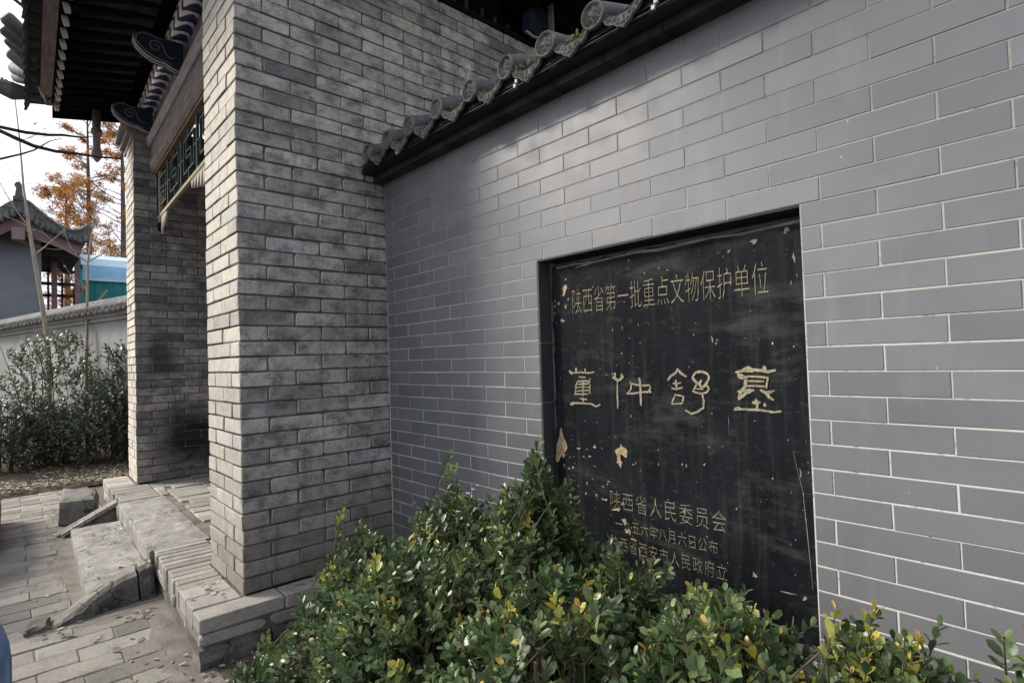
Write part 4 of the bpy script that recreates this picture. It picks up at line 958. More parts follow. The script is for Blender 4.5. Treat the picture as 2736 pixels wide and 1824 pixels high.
# upturned corner: fanned tiles and end ornament
for (ax_, ay_, bx_, by_) in ((-0.681, 3.024, -0.854, 2.919), (-0.682, 3.184, -0.864, 3.12), (-0.682, 3.375, -0.832, 3.285), (-0.683, 3.537, -0.817, 3.569), (-0.676, 3.641, -0.795, 3.893), (-0.673, 3.76, -0.773, 4.078)):
    a_, b_ = Vector((ax_, ay_, 4.05)), Vector((bx_, by_, 4.17)); d = (b_ - a_)
    mb = MB(); mb.tube([a_ - d * 0.25, a_, a_ + d * 0.9, b_], [0.058, 0.058, 0.056, 0.046], 12); mb.build('corner_tile', M['rooftile'], gr, True)
mb = MB(); c0 = Vector((-0.80, 4.10, 4.03))
mb.tube([c0 + Vector((0.22, -0.05, -0.02)), c0 + Vector((0.1, -0.02, 0.0)), c0, c0 + Vector((-0.09, 0.02, 0.03)), c0 + Vector((-0.14, 0.04, 0.08))], [0.05, 0.06, 0.085, 0.07, 0.03], 10)
for k in range(5): mb.tube([c0 + Vector((-0.02 - .03 * k, 0, 0.05)), c0 + Vector((-0.05 - .03 * k, 0.01, 0.10 + 0.01 * (k % 2)))], [0.02, 0.008], 6)
mb.build('corner_ornament', M['rooftile'], gr)
# barge board closing the far end of the roof
mb = MB(); mb.add([G(S1 + e, t, slope_z(t) + lift(4.4) * max(0, (0.2 - t)) - h) for e in (0.002, 0.035) for t in (-0.60, 0.2, 0.95) for h in (-0.07, 0.12)],
                  [(0, 1, 3, 2), (2, 3, 5, 4), (6, 8, 9, 7), (8, 10, 11, 9), (0, 2, 8, 6), (2, 4, 10, 8), (1, 7, 9, 3), (3, 9, 11, 5), (0, 6, 7, 1), (4, 5, 11, 10)])
mb.build('barge_board', M['wood_dark'], gr)
mb = MB(); mb.add([(-0.650, 3.64, 4.005), (-0.545, 4.06, 3.955), (-0.54, 4.07, 3.975), (-0.645, 3.65, 4.03), (-0.66, 3.65, 4.005), (-0.555, 4.07, 3.955), (-0.55, 4.08, 3.975), (-0.655, 3.66, 4.03)], [(0, 1, 2, 3), (7, 6, 5, 4), (0, 4, 5, 1), (1, 5, 6, 2), (2, 6, 7, 3), (3, 7, 4, 0)]); mb.build('pale_end_plate', M['wood_white'], gr)
mb = MB(); mb.add([(-0.56, 4.0, 3.93), (-0.46, 3.95, 3.93), (-0.45, 4.05, 3.96), (-0.55, 4.1, 3.96), (-0.56, 4.0, 3.95), (-0.46, 3.95, 3.95), (-0.45, 4.05, 3.98), (-0.55, 4.1, 3.98)], [(0, 1, 2, 3), (7, 6, 5, 4), (0, 4, 5, 1), (1, 5, 6, 2), (2, 6, 7, 3), (3, 7, 4, 0)]); mb.build('eave_block', M['wood_orange'], gr)
# painted purlin with its jagged white pattern
def purlin_mat():
    m, nt, b = new_mat('painted_purlin', 0.75, 0.3)
    P = pos(nt); sx = N(nt, 'ShaderNodeSeparateXYZ'); nt.links.new(P, sx.inputs[0])
    def mth(op, a, b_=None, c_=None):
        n = N(nt, 'ShaderNodeMath', operation=op)
        for i, v in enumerate((a, b_, c_)):
            if v is None: continue
            if isinstance(v, (int, float)): n.inputs[i].default_value = v
            else: nt.links.new(v, n.inputs[i])
        return n.outputs[0]
    zz = mth('SUBTRACT', sx.outputs[2], 3.94)
    s_ = mth('MULTIPLY', sx.outputs[1], 6.5)
    saw = mth('ABSOLUTE', mth('SUBTRACT', mth('FRACT', mth('MULTIPLY_ADD', zz, 16.0, 20.2)), 0.5))
    nz = mth('MULTIPLY', noise(nt, P, 22, 3, 0.6), 0.35)
    ph = mth('FRACT', mth('ADD', mth('ADD', s_, mth('MULTIPLY', saw, 1.3)), nz))
    base = mix(nt, (0.62, 0.58, 0.58), (0.012, 0.022, 0.012), ramp(nt, ph, [(0.60, 0.0), (0.64, 1.0)], 'LINEAR'))
    lowm = ramp(nt, mth('ADD', zz, mth('MULTIPLY', saw, 0.05)), [(0.0, 1.0), (0.005, 0.0)])
    base = mix(nt, base, (0.016, 0.028, 0.085), ramp(nt, mth('ADD', mth('MULTIPLY', zz, -1.0), mth('MULTIPLY', mth('SUBTRACT', ph, 0.5), 0.05)), [(0.056, 0.0), (0.062, 1.0)]))
    nt.links.new(base, b.inputs['Base Color']); return m
M['purlin'] = purlin_mat()
PT, PZc, PR = 0.115, 3.945, 0.078
mb = MB(); mb.tube([G(S0 + 0.05, PT, PZc), G(S1 - 0.05, PT, PZc)], PR, 20); mb.build('purlin', M['purlin'], gr, True)
mb = MB(); mb.tube([G(S0 + 0.05, 2.0, 3.98), G(0.3, 2.0, 3.98)], PR, 16); mb.build('purlin', M['wood_dark'], gr, True)
mb = MB(); gbox(mb, 0.0, S1 - .1, 0.165, 0.215, 3.675, 3.875); mb.build('pad_board', M['wood_grey'], gr)
mb = MB()
for a, b_ in ((0.59, 3.66),):
    prof = [(0.135, 3.575), (0.112, 3.60), (0.112, 3.655), (0.135, 3.678), (0.22, 3.678), (0.22, 3.575)]
    vs = [G(a, t, z) for t, z in prof] + [G(b_, t, z) for t, z in prof]; n = len(prof)
    mb.add(vs, [tuple(range(n)), tuple(reversed(range(n, 2 * n)))] + [(i, i + n, (i + 1) % n + n, (i + 1) % n) for i in range(n)])
mb.build('upper_beam', M['wood_pale'], gr)
mb = MB(); gbox(mb, 0.59, 3.60, 0.152, 0.225, 3.435, 3.573); mb.build('lintel_board', M['wood_grey'], gr)
mb = MB()
prof = [(0.16, 3.305), (0.135, 3.335), (0.135, 3.40), (0.155, 3.43), (0.24, 3.43), (0.24, 3.305)]
vs = [G(0.59, t, z) for t, z in prof] + [G(3.60, t, z) for t, z in prof]; n = 6
mb.add(vs, [tuple(range(n)), tuple(reversed(range(n, 2 * n)))] + [(i, i + n, (i + 1) % n + n, (i + 1) % n) for i in range(n)])
mb.build('lower_beam', M['wood_grey'], gr)
mb = MB(); gbox(mb, 0.6, 3.59, 0.172, 0.182, 3.290, 3.303); mb.build('gilt_edge', M['wood_orange'], gr)
for (s0, s1, t0, z0, z1) in ((3.42, 3.50, 0.1335, 3.345, 3.41), (3.55, 3.60, 0.150, 3.50, 3.56), (3.30, 3.36, 0.1335, 3.33, 3.36)):
    mb = MB(); gbox(mb, s0, s1, t0, t0 + 0.01, z0, z1); mb.build('bare_patch', M['wood_orange'], gr)
def cloud_head(s0):
    out = [(0.14, 3.635), (0.05, 3.665), (0.01, 3.685), (-0.02, 3.682), (-0.07, 3.695), (-0.125, 3.725), (-0.165, 3.765), (-0.185, 3.81), (-0.180, 3.85), (-0.150, 3.878), (-0.10, 3.885), (-0.05, 3.870), (0.0, 3.868), (0.06, 3.872), (0.14, 3.872)]
    n = len(out); th = 0.085
    mb = MB()
    vs = [G(s0 + e, t, z) for e in (-th / 2, th / 2) for t, z in out]
    mb.add(vs, [tuple(reversed(range(n))), tuple(range(n, 2 * n))], mi=0)
    mb.add(vs, [(i, (i + 1) % n, (i + 1) % n + n, i + n) for i in range(n)], mi=1)
    bk = mb.build('cloud_bracket', [M['navy'], M['wood_grey']], gr)
    for sd in (-1, 1):
        mb = MB(); e = s0 + sd * (th / 2 + 0.001)
        mb.tube([G(e, t + 0.012, z + 0.012 * (1 if z < 3.80 else -1)) for t, z in out[1:-2]], 0.0055, 5); mb.build('painted_outline', M['green_pale'], bk, True)
        cz, ct = 3.79, -0.045
        sp = [G(e, ct + 0.05 * (1 - .85 * i / 18) * math.cos(0.5 + 9 * i / 18), cz + 0.05 * (1 - .85 * i / 18) * math.sin(0.5 + 9 * i / 18)) for i in range(19)]
        mb = MB(); mb.tube([G(e, 0.09, 3.74), G(e, 0.05, 3.728), G(e, 0.02, 3.75)] + sp, 0.0055, 5); mb.build('painted_scroll', M['green_pale'], bk, True)
    for e_, mm in ((-.030, 'white_paint'), (-.012, 'blue_paint'), (.010, 'white_paint'), (.03, 'navy')):
        mb = MB(); mb.tube([G(s0 + e_, t - .001, z - 0.001) for t, z in out[0:9]], 0.0065, 5); mb.build('edge_stripe', M[mm], bk, True)
for s0 in (0.5, 1.97, 3.42): cloud_head(s0)
# hanging lattice
lt = MB(); gbox(lt, 0.60, 3.58, 0.196, 0.222, 2.835, 2.865); lat = lt.build('lattice_rail', M['rail_yellow'], gr)
def bar(s0, s1, z0, z1):
    b_ = MB(); gbox(b_, s0, s1, 0.199, 0.216, z0, z1, mi=0); gbox(b_, s0 + .003, s1 - .003, 0.1965, 0.1988, z0 + .003, z1 - .003, mi=1)
    b_.build('lattice_bar', [M['green_paint'], M['green_pale']], lat)
w = 0.013
for k in range(5):
    o = 0.62 + 0.60 * k
    if o + 0.5 > 3.6: break
    bar(o, o + w, 2.866, 3.287); bar(o + .58, o + .58 + w, 2.866, 3.287)
    bar(o + .09, o + .09 + w, 2.94, 3.22); bar(o + .47, o + .47 + w, 2.94, 3.22)
    bar(o + .104, o + .469, 2.94, 2.94 + w); bar(o + .104, o + .469, 3.207, 3.22)
    bar(o + .19, o + .19 + w, 2.955, 3.10); bar(o + .37, o + .37 + w, 3.06, 3.205)
    bar(o + .204, o + .36, 3.10, 3.10 + w); bar(o + .204, o + .369, 3.045, 3.045 + w)
    bar(o + .28, o + .28 + w, 2.866, 2.939); bar(o + .28, o + .28 + w, 3.221, 3.287)
    bar(o + .014, o + .089, 3.07, 3.083); bar(o + .484, o + .579, 3.07, 3.083)
for s0 in (3.40,):
    mb = MB(); gbox(mb, 3.42, 3.46, 0.192, 0.228, 2.78, 3.30); mb.build('lattice_post', M['rail_yellow'], gr)
    mb = MB(); mb.tube([G(3.44, 0.21, 2.78), G(3.44, 0.21, 2.765), G(3.44, 0.21, 2.735), G(3.44, 0.21, 2.70), G(3.44, 0.21, 2.685)], [0.02, 0.034, 0.038, 0.03, 0.012], 12); mb.build('pendant_knob', M['wood_dark'], gr, True)
def spandrel(s0, s1, flip):
    n = 6; mb = MB()
    for k in range(n):
        a = s0 + (s1 - s0) * k / n; b_ = s0 + (s1 - s0) * (k + 1.05) / n
        f = (k + 1) / n if flip else 1 - k / n
        d = 0.05 + 0.13 * f
        vs = [G(a, 0.203, 2.834), G(b_, 0.203, 2.834), G((a + b_) / 2 + .01, 0.200, 2.834 - d), G(a, 0.217, 2.834), G(b_, 0.217, 2.834), G((a + b_) / 2 + .01, 0.216, 2.834 - d)]
        mb.add(vs, [(0, 1, 2), (5, 4, 3), (0, 3, 4, 1), (1, 4, 5, 2), (2, 5, 3, 0)])
    mb.build('carved_spandrel', M['carving'], gr)
spandrel(1.45, 2.05, False); spandrel(3.12, 3.40, True)
# gable side: dark boards and painted scrolls under the overhang
mb = MB(); mb.prism([(-0.4, 3.706), (2.55, 3.706), (2.55, 3.93), (0.95, 4.36), (-0.4, 4.0)], 'y', 0.12, 0.16); mb.build('gable_board', M['wood_dark'], gr)
mb = MB(); mb.box(0.0, 2.5, -0.012, 0.11, 3.706, 3.74); mb.build('gable_sill', M['wood_dark'], gr)
for (cx, cz, rr_) in ((1.42, 3.86, .07), (1.66, 3.86, .075), (1.92, 3.84, .065)):
    mb = MB(); mb.tube([(cx + rr_ * math.cos(R(150 + 230 * i / 12)), 0.105, cz + rr_ * math.sin(R(150 + 230 * i / 12))) for i in range(13)], 0.016, 6); mb.build('painted_scroll', M['green_paint'], gr, True)
for k in range(8):
    mb = MB(); mb.box(1.2 + .14 * k, 1.225 + .14 * k, 0.085, 0.118, 3.741, 3.86); mb.build('small_strut', M['wood_dark'], gr)
mb = MB(); oo = [(2.02, 3.76), (2.10, 3.745), (2.19, 3.77), (2.24, 3.83), (2.25, 3.91), (2.20, 3.96), (2.10, 3.97), (2.02, 3.93)]
mb.prism(oo, 'y', -0.10, -0.02, mi=0); bk = mb.build('cloud_bracket', M['navy'], gr)
mb = MB(); mb.tube([(x, -0.06, z) for x, z in oo[:6]], 0.012, 6); mb.build('edge_stripe', M['white_paint'], bk, True)
mb = MB(); mb.box(2.16, 2.18, -0.2, -0.16, 3.40, 3.95); mb.build('hanging_strut', M['wood_grey'], gr)
# pendant post under the far end of the eave
hp = thing('pendant_post', 'short turned wooden pendant hanging under the far eave corner', 'pendant', G(4.0, -0.26, 3.45))
mb = MB(); g = G(4.0, -0.26)
mb.tube([(g[0], g[1], z) for z in (3.985, 3.80, 3.79, 3.74, 3.73, 3.60, 3.58, 3.53, 3.50, 3.47, 3.45)], [0.036, 0.036, 0.048, 0.048, 0.033, 0.033, 0.042, 0.05, 0.04, 0.024, 0.006], 12)
mb.build('shaft', M['wood_grey'], hp, True)

# ------------------------------------------------------------ shrubs
def shrub(name, label, group, c, rad, h, shoots, seed, mat='leaf', L=0.031, yellow=0.06, ln=0.13, leaves=6, stems=9, flat=0.35, cat='shrub', base_h=0.0, tintb=0.0, tops=None):
    rr = random.Random(seed)
    th = thing(name, label, cat, (c[0], c[1], base_h), group)
    vv, ff, tt = [], [], []; sm = MB()
    bases = []
    for k in range(stems):
        a = rr.uniform(0, 6.28); q = rr.uniform(0.1, 0.75); x, y = c[0] + rad * q * math.cos(a), c[1] + rad * q * math.sin(a)
        zt = h * rr.uniform(0.6, 0.92)
        p0 = Vector((c[0] + 0.25 * rad * math.cos(a), c[1] + 0.25 * rad * math.sin(a), base_h)); p3 = Vector((x, y, zt))
        p1 = p0.lerp(p3, .35) + Vector((rr.uniform(-.03, .03), rr.uniform(-.03, .03), .02)); p2 = p0.lerp(p3, .7) + Vector((rr.uniform(-.03, .03), rr.uniform(-.03, .03), .03))
        sm.tube([p0, p1, p2, p3], [0.011, 0.008, 0.006, 0.003], 5); bases.append(p2); bases.append(p1.lerp(p2, .5))
    # lumpy crown: a few lobes
    lobes = [(c[0], c[1], h, rad)]
    for k in range(5):
        a = rr.uniform(0, 6.28); q = rad * rr.uniform(0.35, 0.8)
        lobes.append((c[0] + q * math.cos(a), c[1] + q * math.sin(a), h * rr.uniform(0.72, 1.0), rad * rr.uniform(0.35, 0.55)))
    if tops:
        for t_ in tops: lobes.append(t_)
    wts = [max(l[3] ** 2, 0.011 * rad / .28) * (1.0 if i else 1.6) for i, l in enumerate(lobes)]
    for k in range(shoots):
        lx, ly, lh, lr = rr.choices(lobes, wts)[0]
        a = rr.uniform(0, 6.28); q = math.sqrt(rr.random()); x = lx + lr * q * math.cos(a); y = ly + lr * q * math.sin(a)
        zs = base_h + (lh - base_h) * (1 - (1 - flat) * q ** 2.4)
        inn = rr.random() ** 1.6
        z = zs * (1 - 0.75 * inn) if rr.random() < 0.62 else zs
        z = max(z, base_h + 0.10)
        tip = Vector((x, y, z + rr.gauss(0, .015)))
        out = Vector((x - c[0], y - c[1], 0)); 
        d = Vector((out.x / rad * 0.7 + rr.gauss(0, .3), out.y / rad * .7 + rr.gauss(0, .3), max(0.42, 0.75 + rr.gauss(0, .25)))).normalized()
        l_ = ln * rr.uniform(0.6, 1.25); b0 = tip - d * l_
        yl = rr.random() < yellow and z > zs * 0.9
        sm.tube([b0 - d * l_ * 0.6 - Vector((0, 0, .02)), b0, tip], [0.0028, 0.0022, 0.001], 4, cap=False)
        u = d.orthogonal().normalized(); w_ = d.cross(u); ph = rr.uniform(0, 6.28)
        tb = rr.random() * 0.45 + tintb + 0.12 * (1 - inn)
        for m_ in range(leaves):
            f = (m_ + 0.6) / leaves
            ph += math.pi / 2 + rr.gauss(0, .25)
            for sgn in (0, math.pi):
                if rr.random() < 0.10: continue
                sd = u * math.cos(ph + sgn) + w_ * math.sin(ph + sgn)
                op = 0.95 - 0.45 * f
                ld = (sd * op + d * (1 - op * .45) + Vector((0, 0, rr.gauss(0, .12)))).normalized()
                sz = L * (0.75 + 0.5 * math.sin(math.pi * min(1, f + .1))) * rr.uniform(.75, 1.15)
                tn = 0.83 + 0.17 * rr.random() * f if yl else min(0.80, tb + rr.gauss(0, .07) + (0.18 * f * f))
                if not yl and rr.random() < 0.008: tn = rr.uniform(.88, 1)
                leaf_blob(vv, ff, tt, b0 + d * (l_ * f), ld, (d - ld * 0.4 + Vector((rr.gauss(0, .2), rr.gauss(0, .2), .25))), sz, sz * rr.uniform(.50, .62), max(0.0, tn))
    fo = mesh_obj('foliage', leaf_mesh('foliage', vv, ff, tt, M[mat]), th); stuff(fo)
    sm.build('stem', M['stems'], th)
    return th
HG = 'evergreen shrubs planted along the tiled wall'
SH = [
 ('low evergreen shrub nearest the pier with bright green tip shoots', (0.20, -0.90), 0.28, 0.62, 430, 0.10, [(0.20, -0.66, 0.69, .05), (.26, -.72, .66, .05), (.22, -.95, .66, .12), (.05, -1.05, .62, .12)]),
 ('tall evergreen shrub with pointed top shoot left of the plaque', (0.44, -1.14), 0.28, 0.80, 480, 0.04, [(.45, -1.13, 1.00, .04), (.45, -1.19, .95, .04), (.46, -1.02, .84, .07), (.44, -1.34, .84, .10), (.4, -.92, .70, .1)]),
 ('tall dark evergreen shrub overlapping the lower left corner of the plaque', (0.47, -1.58), 0.25, 0.90, 480, 0.03, [(.46, -1.60, 1.07, .035), (.46, -1.66, .99, .05), (.47, -1.72, .95, .05), (.45, -1.48, .90, .06)]),
 ('broad low evergreen shrub in front of the tall pair', (0.12, -1.42), 0.36, 0.72, 560, 0.08, [(.16, -1.18, .74, .12), (.2, -1.6, .84, .12)]),
 ('evergreen shrub with a lone yellow sprig before the plaque lettering', (0.44, -1.98), 0.21, 0.72, 360, 0.05, [(.44, -1.92, .80, .06), (.43, -2.07, .79, .07)]),
 ('rounded evergreen shrub with pale leaves below the plaque', (0.12, -1.95), 0.28, 0.80, 420, 0.10, [(.1, -2.15, .86, .09)]),
 ('small evergreen shrub under the lower right corner of the plaque', (0.42, -2.27), 0.20, 0.72, 330, 0.13, [(.42, -2.22, .75, .06), (.5, -2.4, .71, .08)]),
 ('evergreen shrub with bright orange-yellow sprigs right of the plaque', (0.46, -2.57), 0.19, 0.76, 360, 0.22, [(.45, -2.63, .81, .06), (.45, -2.50, .76, .06)]),
 ('evergreen shrub at the right edge of the picture', (0.50, -2.86), 0.15, 0.80, 260, 0.05, [(.5, -2.79, .84, .05)]),
 ('little evergreen shrub at the foot of the platform corner', (-0.12, -0.78), 0.17, 0.26, 170, 0.05, [(-.1, -1.0, .42, .12)]),
 ('narrow evergreen shrub pressed against the wall under the plaque lettering', (0.60, -1.84), 0.14, 0.70, 220, 0.05, [(.58, -1.76, .77, .05), (.6, -1.95, .68, .08)]),
 ('narrow evergreen shrub pressed against the wall at the plaque bottom right', (0.62, -2.14), 0.14, 0.64, 220, 0.08, [(.6, -2.1, .69, .05), (.6, -2.3, .64, .09)]),
 ('low evergreen shrub at the bottom edge below the plaque', (0.16, -2.38), 0.22, 0.84, 360, 0.14, None),
]
for i, (lab, c, rad, h, n, yl, tops) in enumerate(SH):
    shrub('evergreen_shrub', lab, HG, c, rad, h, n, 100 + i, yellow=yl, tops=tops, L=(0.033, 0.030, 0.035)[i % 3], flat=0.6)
# garden beyond the gate
GB = 'dark shrubs in the garden bed beyond the gate'
for i, (lab, c, rad, h, n) in enumerate((
    ('dense dark evergreen bush beside the far pier', (0.10, 6.6), 0.55, 1.15, 380), ('dark evergreen bush in the middle of the garden bed', (-0.42, 6.9), 0.5, 0.95, 260),
    ('dark evergreen bush at the left edge of the garden bed', (-0.95, 6.7), 0.5, 1.05, 300), ('tall loose bush with pale leaves rising against the garden wall', (-0.35, 7.5), 0.9, 1.95, 430), ('evergreen bush just behind the far pier', (0.42, 7.0), 0.42, 1.75, 230))):
    shrub('garden_bush', lab, GB, c, rad, h, n, 300 + i, mat='leaf_far', L=(0.05, 0.045, 0.05, 0.055, 0.05)[i], ln=0.24, leaves=6, stems=8, yellow=0.03 if i != 3 else 0.1, tintb=0.16 if i != 3 else 0.36, base_h=0.03)

# fallen leaves on the paving and in the bed
vv, ff, tt = [], [], []; rl = random.Random(8)
def fallen(x, y, z, L, tn=None):
    a = rl.uniform(0, 6.28); leaf_blob(vv, ff, tt, Vector((x, y, z + 0.004)), Vector((math.cos(a), math.sin(a), rl.uniform(-.05, .25))), Vector((rl.gauss(0, .3), rl.gauss(0, .3), 1)), L, L * 0.55, rl.random() if tn is None else tn)
for (x, y, z, n, sp) in ((-0.33, 0.70, 0, 10, .07), (-0.63, 0.74, 0, 7, .06), (-0.53, 0.55, 0, 2, .02), (-0.36, 0.4, 0, 3, .1), (-0.75, 0.8, 0, 5, .1), (-0.55, 1.6, 0, 12, .25), (-0.56, 2.9, 0, 22, .2), (-0.5, 3.9, 0, 16, .2), (-0.2, 3.05, .0, 14, .1), (-0.1, 0.2, PZ, 12, .07), (-0.24, 2.3, .095, 14, .2), (-0.3, 1.3, .095, 6, .15), (0.125, 1.9, PZ - .02, 30, .4), (0.13, 1.5, PZ - .02, 14, .2), (-0.9, 2.2, 0, 6, .4), (-0.45, 0.1, 0, 5, .15), (-0.34, -0.15, 0, 18, .12), (0.3, -0.06, PZ, 2, .03)):
    for k in range(int(n * 1.7)):
        dx = rl.gauss(0, sp * (0.12 if sp > .15 and abs(x - .12) < .05 else 0.6)); fallen(x + dx, y + rl.gauss(0, sp), z, rl.uniform(.018, .040))
lf = mesh_obj('fallen_leaves', leaf_mesh('fallen_leaves', vv, ff, tt, M['litter'])); stuff(lf); lf['label'] = 'scattered dry leaves on the paving and platform'; lf['category'] = 'leaves'
vv, ff, tt = [], [], []
for k in range(3200): fallen(rl.uniform(-1.6, 0.6), 5.15 + 2.6 * rl.random() ** 1.2, 0.045 + 0.02 * rl.random(), rl.uniform(.03, .06), rl.random() * .95)
for k in range(700): fallen(rl.uniform(-0.27, 0.7), rl.uniform(-3.2, -0.18), 0.0, rl.uniform(.02, .035), rl.random() * .6)
lf = mesh_obj('leaf_litter', leaf_mesh('leaf_litter', vv, ff, tt, M['litter'])); stuff(lf); lf['label'] = 'carpet of dry leaf litter over the garden soil'; lf['category'] = 'leaf litter'
# bits of pale litter caught in the shrubs
for i, (x, y, z, lab) in enumerate(((0.24, -1.52, 0.90, 'pale scrap of paper caught on the tall shrub left of the plaque'), (0.12, -1.60, 0.87, 'crumpled white scrap lying on the front shrub'))):
    vv, ff, tt = [], [], []
    for k in range(3): leaf_blob(vv, ff, tt, Vector((x + .01 * k, y - .012 * k, z + .012 * k)), Vector((rl.gauss(0, .3) - .6, -.5, .2)), Vector((-.4, -.4, 1)), .022, .018, 1.0)
    tag(mesh_obj('paper_scrap', leaf_mesh('paper_scrap', vv, ff, tt, M['litter'])), lab, 'paper scrap', 'pale scraps caught in the shrubs')

# ------------------------------------------------------------ trees
def branch(mb, p, d, L, r0, depth, rr, tips, seg=5, droop=0.0, spread=0.5, ratio=0.62, kids=3):
    pts = [p.copy()]; rad = [r0]; q = p.copy(); dd = d.normalized()
    for k in range(seg):
        dd = (dd + Vector((rr.gauss(0, .10), rr.gauss(0, .10), rr.gauss(0, .08) - droop))).normalized(); q = q + dd * (L / seg); pts.append(q.copy()); rad.append(r0 * (1 - 0.65 * (k + 1) / seg))
    mb.tube(pts, rad, 6 if r0 > .02 else 4, cap=False)
    if depth == 0: tips.append((pts[-1], dd)); tips.append((pts[seg // 2], dd)); return
    for k in range(kids):
        i = rr.randrange(seg // 2, seg + 1) if seg > 2 else seg
        nd = (dd + Vector((rr.gauss(0, spread), rr.gauss(0, spread), rr.gauss(0, spread * .6)))).normalized()
        branch(mb, pts[i], nd, L * ratio * rr.uniform(.7, 1.2), rad[i] * 0.75, depth - 1, rr, tips, seg, droop, spread, ratio, kids)
def redwood(label, x, y, H, seed, spreadR=1.5):
    rr = random.Random(seed); t = thing('dawn_redwood', label, 'tree', (x, y, 0), 'rust-coloured trees behind the garden wall')
    mb = MB(); mb.tube([(x, y, 0), (x + .03, y, H * .5), (x, y + .04, H)], [0.16, 0.10, 0.02], 8); tips = []
    for k in range(46):
        z = H * (0.28 + 0.70 * k / 46); a = rr.uniform(0, 6.28); L = spreadR * (1.05 - 0.8 * (z / H)) * rr.uniform(.6, 1.15)
        branch(mb, Vector((x, y, z)), Vector((math.cos(a), math.sin(a), 0.45)), L, 0.022, 2, rr, tips, 4, -0.02, .45, .55, 3)
    mb.build('trunk', M['bark'], t)
    vv, ff, tt = [], [], []
    for p, d in tips:
        if rr.random() < 0.12: continue
        n = rr.randrange(12, 22); tb = rr.random() * .8
        for m_ in range(n):
            dd = Vector((rr.gauss(0, 1), rr.gauss(0, 1), rr.gauss(-.35, .6))).normalized()
            leaf_blob(vv, ff, tt, p + Vector((rr.gauss(0, .06), rr.gauss(0, .06), rr.gauss(0, .06))), dd, Vector((rr.gauss(0, 1), rr.gauss(0, 1), 1)), rr.uniform(.06, .15), rr.uniform(.018, .040), min(1, max(0, tb + rr.gauss(0, .15))))
    stuff(mesh_obj('crown', leaf_mesh('crown', vv, ff, tt, M['leaf_rust']), t))
redwood('rust-leaved tree furthest right, half hidden by the far pier', 2.55, 23.5, 12.5, 1, 2.2)
redwood('rust-leaved tree left of the one behind the pier', 1.55, 24.5, 12.0, 2, 2.2)
redwood('low rust-leaved tree closest to the pavilion roof', 0.95, 26.0, 9.2, 3, 2.0)
# two slim saplings in the garden
def sapling(label, pts, rads, seed, twigs, leafy=0.35):
    rr = random.Random(seed); t = thing('sapling', label, 'tree', (pts[0][0], pts[0][1], 0.0), 'slim bare saplings in the garden bed')
    mb = MB(); mb.tube(pts, rads, 8); tips = []
    for k in range(twigs):
        i = rr.randrange(len(pts) // 2, len(pts)); a = rr.uniform(0, 6.28)
        branch(mb, Vector(pts[i]), Vector((math.cos(a) * .8, math.sin(a) * .4, 0.6)), rr.uniform(.35, .9), rads[i] * .45, 1, rr, tips, 5, -.02, .5, .6, 2)
    mb.build('trunk', M['bark_pale'], t)
    vv, ff, tt = [], [], []
    for p, d in tips:
        if rr.random() < leafy: leaf_blob(vv, ff, tt, p, Vector((rr.gauss(0, 1), rr.gauss(0, 1), -.4)), Vector((0, 0, 1)), .07, .035, rr.uniform(.75, 1))
    if vv: stuff(mesh_obj('crown', leaf_mesh('crown', vv, ff, tt, M['leaf_far']), t))
sapling('crooked pale sapling standing before the grey pavilion wall', [(-0.38, 8.0, 0.05), (-0.39, 8.0, 1.6), (-0.43, 8.0, 2.1), (-0.47, 8.0, 2.45), (-0.55, 8.0, 3.1), (-0.60, 8.0, 3.5), (-0.66, 8.0, 4.1), (-0.70, 8.0, 4.8), (-0.78, 8.0, 5.8)], [0.034, .033, .031, .029, .026, .022, .014, .009, .004], 5, 10)
sapling('thin straight sapling in front of the teal shed', [(0.06, 8.0, 0.05), (0.07, 8.0, 1.3), (0.08, 8.0, 2.0), (0.085, 8.0, 2.6), (0.10, 8.0, 3.05), (0.16, 8.0, 3.6), (0.24, 8.0, 4.3)], [0.022, .021, .02, .018, .015, .01, .004], 6, 9, .3)
# bare tree left of the picture whose limbs reach in before the sky
bt = thing('bare_tree', 'leafless tree whose dark limbs reach in across the white sky', 'tree', (-2.4, 3.1, 0)); rr = random.Random(4); mb = MB(); tips = []
mb.tube([(-2.4, 3.1, -.02), (-2.36, 3.05, 1.2), (-2.3, 3.0, 2.4), (-2.3, 2.95, 3.3), (-2.2, 2.9, 4.6)], [.15, .125, .11, .09, .05], 10)
mb.tube([(-2.3, 2.96, 2.7), (-1.6, 2.75, 2.98), (-0.88, 2.6, 3.13), (-0.79, 2.6, 3.095), (-0.692, 2.6, 3.062), (-0.56, 2.6, 3.05), (-0.444, 2.6, 3.061), (-0.30, 2.6, 3.065), (-0.137, 2.6, 3.084)], [.05, .03, .016, .016, .015, .013, .011, .009, .006], 8)
mb.tube([(-2.3, 2.95, 3.0), (-1.5, 2.7, 3.1), (-0.88, 2.6, 3.16), (-0.74, 2.6, 3.155), (-0.60, 2.6, 3.17), (-0.52, 2.6, 3.19), (-0.40, 2.6, 3.20), (-0.33, 2.6, 3.225)], [.04, .025, .013, .013, .011, .010, .007, .002], 8)
mb.tube([(-1.6, 2.75, 2.98), (-1.2, 2.65, 2.93), (-0.88, 2.6, 2.92), (-0.76, 2.6, 2.985), (-0.69, 2.6, 3.03), (-0.6, 2.6, 3.12), (-0.52, 2.6, 3.165)], [.02, .012, .009, .007, .006, .004, .002], 6)
mb.tube([(-2.2, 2.9, 4.3), (-1.5, 2.7, 4.55), (-0.93, 2.6, 4.25), (-0.75, 2.6, 4.13), (-0.70, 2.6, 4.02)], [.05, .03, .016, .012, .004], 6)
mb.tube([(-1.5, 2.7, 4.55), (-0.9, 2.6, 4.35), (-0.70, 2.6, 4.10)], [.02, .01, .004], 5)
